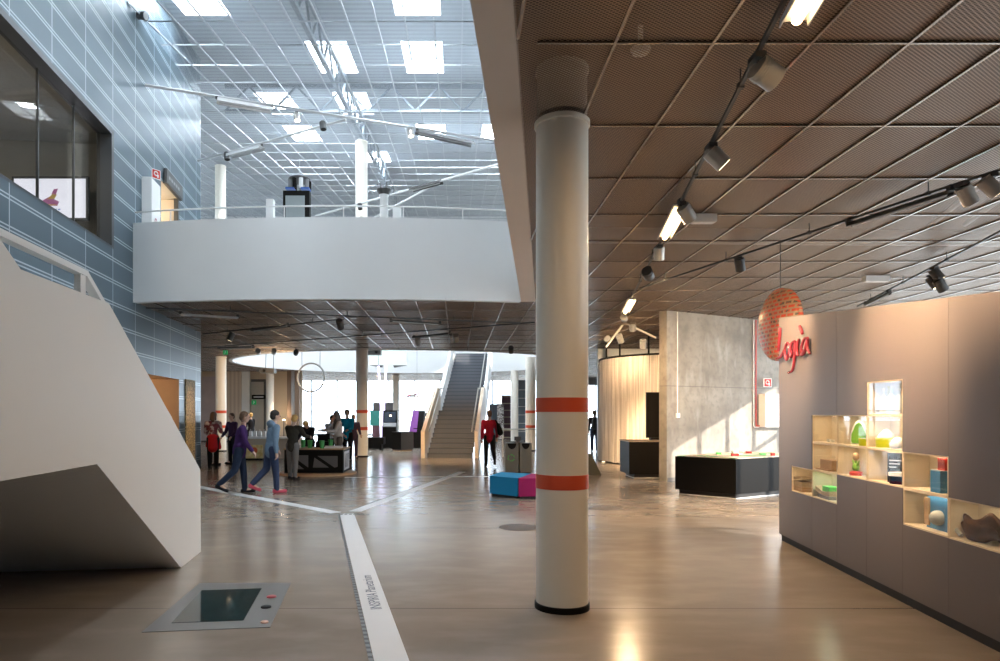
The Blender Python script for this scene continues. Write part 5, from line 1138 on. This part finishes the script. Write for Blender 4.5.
t = pan(251, 266, 0, 3.55, 'doorway', 'dark framed grey doorway at the far left', 'door', 'dark'); MB().box((-.62 + .16, -.03, .05), (.30, -.015, 3.4)).build('leaf', mat('doorway_grey', (.36, .33, .29), .6), t, smooth=False)
pan(287, 299.5, 0, 4.0, 'pillar', 'brown wooden pillar left of the far windows', 'pillar', mat('brown_pillar', (.20, .13, .085), .6), 38.2); pan(291.2, 294.3, 0, 4.0, 'pillar', 'slim grey pillar against the brown one', 'pillar', 'grey', 38.0, .1)
t = thing('standing_lamp', 'warm glowing lamp low on the brown pillar at the far windows', 'lamp', ((283 - CX) * 38 / F, 38.2, 0)); MB().tube((0, 0, 0), (0, 0, 1.2), .03, seg=10).build('pole', 'dark', t); MB().lathe([(.08, 1.2), (.08, 1.26), (.05, 1.28)], seg=18).build('shade', 'lens', t); lamp('glow', 'POINT', (0, -.4, 1.6), 25, WARM, t, size=.1)
# consoles before the far windows
def G2(px, Y): return Vector(((px - CX) * Y / F, Y, 0))
M['purple'] = mat('purple_screen', (.16, .03, .22), .4, emit=.12, ecol=(.4, .08, .6)); M['teal'] = mat('teal_board', (.05, .30, .26), .5); M['maroon'] = mat('maroon_panel', (.13, .06, .08), .5)
t = thing('game_console', 'tall black console with slanted top screen before the far windows', 'console', G2(390, 31.5))
MB().prism([(-.33, -.35, 0), (-.33, -.35, 1.0), (-.33, -.05, 1.15), (-.33, .1, 1.75), (-.33, .3, 1.75), (-.33, .3, 0)], (.66, 0, 0)).build('body', 'black', t, bevel=.01); MB().prism([(-.3, -.36, .98), (-.3, -.06, 1.14), (.3, -.06, 1.14), (.3, -.36, .98)], (0, 0, .03)).build('control_shelf', 'grey', t, smooth=False)
MB().prism([(-.26, -.052, 1.2), (.26, -.052, 1.2), (.26, .085, 1.68), (-.26, .085, 1.68)], (0, -.01, 0)).build('display', mat('blueblack_screen', (.02, .03, .05), .2), t, smooth=False)
for x, z in ((.02, 1.5), (.10, 1.3)): MB().ball((x, .02, z), .045, 10, 8).build('indicator', 'lens', t)
t = thing('teal_board', 'teal board on a maroon stand right of the banded middle column', 'board', G2(375, 31.2)); MB().box((-.22, -.05, 1.05), (.2, .05, 1.72)).build('board', 'teal', t, bevel=.02); MB().box((-.12, -.05, .25), (.22, .05, 1.05)).build('panel', 'maroon', t, bevel=.01); MB().box((-.4, -.3, 0), (.3, .3, .3)).build('foot', 'black', t, bevel=.01)
t = thing('display_box', 'low box with black front and grey side before the slanted console', 'plinth', (-2.44, 29.3, 0)); 
MB().prism([(-.36, -.1, .04), (.06, -.35, .04), (.55, .0, .04), (.1, .35, .04)], (0, 0, .78)).build('body', 'dark', t, bevel=.01); MB().prism([(-.30, -.08, 0), (.06, -.30, 0), (.5, .0, 0), (.1, .3, 0)], (0, 0, .04)).build('plinth', 'wood', t, smooth=False); MB().prism([(-.36, -.102, .06), (.055, -.352, .06), (.055, -.352, .8), (-.36, -.102, .8)], (0, -.004, 0)).build('front', 'black', t, smooth=False)
t = thing('game_console', 'black console with a leaning purple screen left of the stairs', 'console', G2(416, 31.5)); MB().prism([(-.10, -.3, 0), (-.10, -.3, .9), (-.02, .05, 1.7), (.0, .3, 1.7), (0, .3, 0)], (.42, 0, 0)).build('body', 'black', t, bevel=.01); MB().prism([(-.30, -.32, .75), (.05, -.32, .75), (.14, .03, 1.75), (-.14, .03, 1.75)], (0, -.03, 0)).build('display', 'purple', t, smooth=False); MB().box((-.28, -.3, 0), (-.1, .2, .75)).build('cabinet', 'maroon', t, bevel=.01)
t = thing('low_table', 'low black exhibit table behind the banded middle column', 'table', G2(371, 30)); MB().box((-.7, -.4, .25), (.6, .4, .55)).build('body', 'black', t, bevel=.01); MB().box((-.5, -.3, 0), (-.4, .3, .25)).build('leg', 'black', t, smooth=False); MB().box((.4, -.3, 0), (.5, .3, .25)).build('leg', 'black', t, smooth=False)
for px, lab in ((377, 'small dark monitor behind the teal board before the window'), (389, 'small dark monitor above the slanted console'), (425, 'dark console with a round light beside the stair rail')):
    Y = 34; t = thing('monitor', lab, 'screen', G2(px, Y)); z = 1.7 if px < 420 else 1.2; MB().box((-.2, -.04, z), (.2, .04, z + .45)).build('screen', 'dark', t, bevel=.02); MB().tube((0, 0, .03), (0, 0, z + .1), .03, seg=8).build('stand', 'dark', t); MB().lathe([(.2, 0), (.2, .03)], seg=20).build('foot', 'dark', t)
    if px > 420: MB().box((-.3, -.2, 0), (.35, .3, 1.2)).build('cabinet', 'black', t, bevel=.01); MB().ball((0, -.05, z + .2), .05, 10, 8).build('indicator', 'lens', t)
# luminous strands, hanging screen, striped model
M['strand'] = mat('glowing_strand', (.8, .7, 1.0), .4, emit=2.2, ecol=(.78, .68, 1.0))
for px0, px1, lab in ((378.5, 381.5, 'glowing lavender strand hanging from the screen to the floor, left'), (386, 380.5, 'glowing lavender strand hanging aslant from the screen, right')):
    Y = 33.5 + .8 * (px0 > 380); a, b = at(px0, 366, Y), at(px1, 446, Y); b.z = .02; t = thing('light_strand', lab, 'lamp', b); MB().path([Vector((0, 0, 0)), (a - b) * .5 + Vector((.05, 0, 0)), a - b], .05, 8).build('strand', 'strand', t); MB().tube(a - b, a - b + Vector((0, 0, .6)), .01, seg=6).build('wire', 'dark', t)
Y = 34; t = thing('hanging_screen', 'pale greenish screen with dark underside hanging in the ceiling opening right of the middle column', 'screen', at(388, 358, Y))
MB().prism([(-.95, 0, -.35), (.92, 0, -.35), (.92, 0, .55), (-.95, 0, .55)], (0, .08, 0)).build('sheet', mat('pale_green_screen', (.62, .72, .66), .5, emit=.25, ecol=(.7, .85, .75)), t, bevel=.01)
for s in (-1, 1): MB().prism([(s * .92, 0, -.36), (s * .25, 0, -.36), (s * .3, 0, -.47)], (0, .3, 0)).build('underside', 'dark', t, smooth=False); MB().tube((s * .8, .04, .55), (s * .8, .04, 3.2), .01, seg=6).build('wire', 'dark', t)
t = thing('striped_model', 'pinkish red and white striped model hanging before the windows left of the stair rail', 'model', at(417, 394.5, 33)); 
for k in range(5): MB().tube((-.5 + k * .2, 0, -.09 + k * .045), (-.3 + k * .2, 0, -.045 + k * .045), .06 - .008 * k, .055 - .008 * k, 12).build('segment', ['logia', 'white_paint'][k % 2], t)
MB().prism([(-.35, 0, -.12), (.45, 0, -.16), (.5, 0, -.1), (-.3, 0, -.02)], (0, .5, 0)).build('wing', 'white_paint', t, bevel=.01); MB().tube((0, 0, .05), (0, 0, 2.2), .006, seg=6).build('wire', 'dark', t)

# ------------------------------------------------------------------ main stairs
sx = lambda Y: -.25 + .1 * (Y - 24.4)
t = thing('stairs', 'straight dark grey flight of stairs rising to the upper floor in the ceiling opening', 'stairs', (0, 0, 0))
M['tread'] = mat('dark_tread', (.05, .056, .068), .5); M['riser'] = mat('grey_riser', (.115, .12, .135), .6); M['stringer'] = mat('stair_stringer', (.66, .55, .42), .5, var=.03); M['rail_white'] = mat('white_stringer', (.74, .73, .71), .5)
HW = .82; y, z = 24.4, 0; NST = 27
rise, run = 4.65 / NST, .355
for i in range(NST):
    yy = 24.4 + run * i + (.9 if i >= 10 else 0); zz = rise * (i + 1); x = sx(yy); dd = run + .03 + (.9 if i == 9 else 0)
    MB().box((x - HW, yy + .02, zz - rise), (x + HW, yy + .05, zz - .03)).build('riser', 'riser', t, smooth=False)
    MB().box((x - HW, yy, zz - .03), (x + HW, yy + dd, zz)).build('tread', 'tread', t, smooth=False)
YL = 24.4 + run * 10 + .9; ZL = rise * 10; YT = 24.4 + run * 27 + .9
for s in (-1, 1):
    off = HW + .07
    lowp = [(24.25, 0), (24.25, .98), (24.45, 1.02), (YL - .9, ZL + .95), (YL, ZL + .95), (YL, ZL - .35), (YL - .7, ZL - .4), (25.0, 0)]
    upp = [(YL, ZL - .35), (YL, ZL + .55), (YL + .6, ZL + .85), (YT, 4.65 + .9), (YT, 4.2), (YL + .5, ZL - .2)]
    for nm, pr, mm in (('lower_stringer', lowp, 'stringer'), ('upper_stringer', upp, 'rail_white')):
        MB().prism([(sx(a) + s * off, a, b) for a, b in pr], (s * .13, 0, 0)).build(nm, mm, t, smooth=False)
    MB().path([(sx(24.5) + s * (HW - .05), 24.5, .95), (sx(YL - .9) + s * (HW - .05), YL - .9, ZL + .92), (sx(YL) + s * (HW - .05), YL, ZL + .92), (sx(YT) + s * (HW - .05), YT, 4.65 + .92)], .025, 8).build('handrail', 'silver', t)
# shelves and windows right of the stairs
t = thing('shelf_unit', 'tall brown open shelf unit with pale shelves, seen between the stairs and the banded column', 'shelf', G2(506, 42)); 
for k in range(7): MB().box((-.25, -.2, .1 + .42 * k), (.65, .2, .14 + .42 * k)).build('shelf', 'beige', t, smooth=False)
for x in (-.27, .63): MB().box((x, -.2, 0), (x + .05, .2, 2.75)).build('upright', 'maroon', t, smooth=False)
MB().box((-.27, .2, 0), (.68, .23, 2.75)).build('back', 'maroon', t, smooth=False)
def lace_mat():
    m, nt, b = nodes('speckled_screen'); tc, o_ = xyz(nt); n = noise(nt, tc, 16, 3); nt.links.new(mixc(nt, mth(nt, 'GREATER_THAN', n, .5), (.75, .70, .66), (.16, .12, .11)), b.inputs['Base Color']); return m
t = thing('pattern_panel', 'narrow speckled panel left of the brown shelf unit', 'panel', G2(500.5, 41.5)); MB().box((-.2, -.04, .05), (.2, .04, 2.2)).build('sheet', lace_mat(), t, bevel=.005); MB().box((-.2, -.1, 0), (.2, .1, .05)).build('foot', 'dark', t, smooth=False)
t = thing('display_cabinet', 'tall blue grey cabinet right of the plain column, behind the banded column', 'cabinet', G2(522, 41)); MB().box((-.3, -.3, 0), (.5, .3, 3.6)).build('body', 'truss', t, bevel=.01)
for k in range(6): MB().box((-.3, -.32, .5 + .5 * k), (.5, -.3, .53 + .5 * k)).build('shelf_edge', 'lgrey', t, smooth=False)
t = thing('grey_cabinet', 'blue grey cabinet close right of the stairs before the windows', 'cabinet', G2(494, 43)); MB().box((-.3, -.3, 0), (.25, .3, 2.2)).build('body', 'truss', t, bevel=.01); MB().box((-.05, -.32, .1), (-.03, -.3, 2.1)).build('door_gap', 'dark', t, smooth=False)
t = thing('table', 'thin legged table right behind the bins', 'table', G2(511, 25)); MB().box((-.35, -.35, 1.0), (1.0, .35, 1.04)).build('top', 'lgrey', t, bevel=.005)
for x in (-.3, .95): MB().tube((x, 0, 0), (x, 0, 1.0), .025, seg=8).build('leg', 'lgrey', t)
t = thing('window_screen', 'grey upper blind on the far window right of the foreground column', 'blind', at(595, 375, 46)); MB().box((-.45, 0, -.7), (.5, .05, .7)).build('sheet', 'grey', t, smooth=False); MB().tube((-.45, .02, .7), (.5, .02, .7), .03, seg=8).build('roller', 'lgrey', t); MB().tube((0, .02, .7), (0, .02, 1.6), .015, seg=6).build('hanger', 'dark', t)


# ------------------------------------------------------------------ light
w = bpy.data.worlds.new('sky'); SC.world = w; w.use_nodes = True
bg = w.node_tree.nodes['Background']; bg.inputs[0].default_value = (.72, .86, 1.0, 1); bg.inputs[1].default_value = WORLD
def portal(loc, sx, sy, aim):
    o = lamp('portal', 'AREA', loc, 0, (1, 1, 1), aim=aim, size=sx, size_y=sy); o.data.cycles.is_portal = True
for x, a, b in SKY:
    yc = (a + b) / 2; l = lamp('skylight_daylight', 'AREA', (x, yc, deck(yc) + .40), SKY_L * (3.0 if a > 26 else 1) * math.pi * 1.14 * (b - a), (.80, .905, 1.0), size=1.14, size_y=b - a - .05)
    l.rotation_euler = (math.atan(.13), 0, 0)
portal((0, 50.3, 2), 26, 4, (0, 0, 2)); portal((12.2, 12.5, 2.3), 18.8, 3.6, (0, 12.5, 2.3)); portal((12.2, 37, 8), 22, 4.8, (0, 37, 8)); portal((-18.2, 37, 8), 22, 4.8, (0, 37, 8)); portal((-2.45, YB - .2, 6.7), 2.9, 1.4, (-2.45, 0, 6.7))
sun = bpy.data.lights.new('sun', 'SUN'); sun.energy = 8; sun.angle = R(.6); sun.color = (1, .93, .82)
so = bpy.data.objects.new('sun', sun); COL.objects.link(so); so.rotation_euler = Vector((-.78, .50, -.375)).to_track_quat('-Z', 'Y').to_euler()

# ------------------------------------------------------------------ camera
cam = bpy.data.cameras.new('camera'); co = bpy.data.objects.new('camera', cam); COL.objects.link(co)
co.location = (0, 0, EYE); co.rotation_euler = (R(90), 0, 0)
cam.sensor_width = 36; cam.lens = 36 * F / 1000; cam.shift_x = (500 - CX) / 1000; cam.shift_y = (CY - 330.5) / 1000
cam.clip_start = .05; cam.clip_end = 400
SC.camera = co
SC.view_settings.view_transform = 'Standard'; SC.view_settings.look = 'None'; SC.view_settings.gamma = 1
SC.view_settings.use_curve_mapping = False; SC.view_settings.exposure = 0.3
SC.cycles.use_denoising = True
SC.cycles.max_bounces = 8; SC.cycles.diffuse_bounces = 4; SC.cycles.transparent_max_bounces = 12; SC.cycles.sample_clamp_indirect = 6
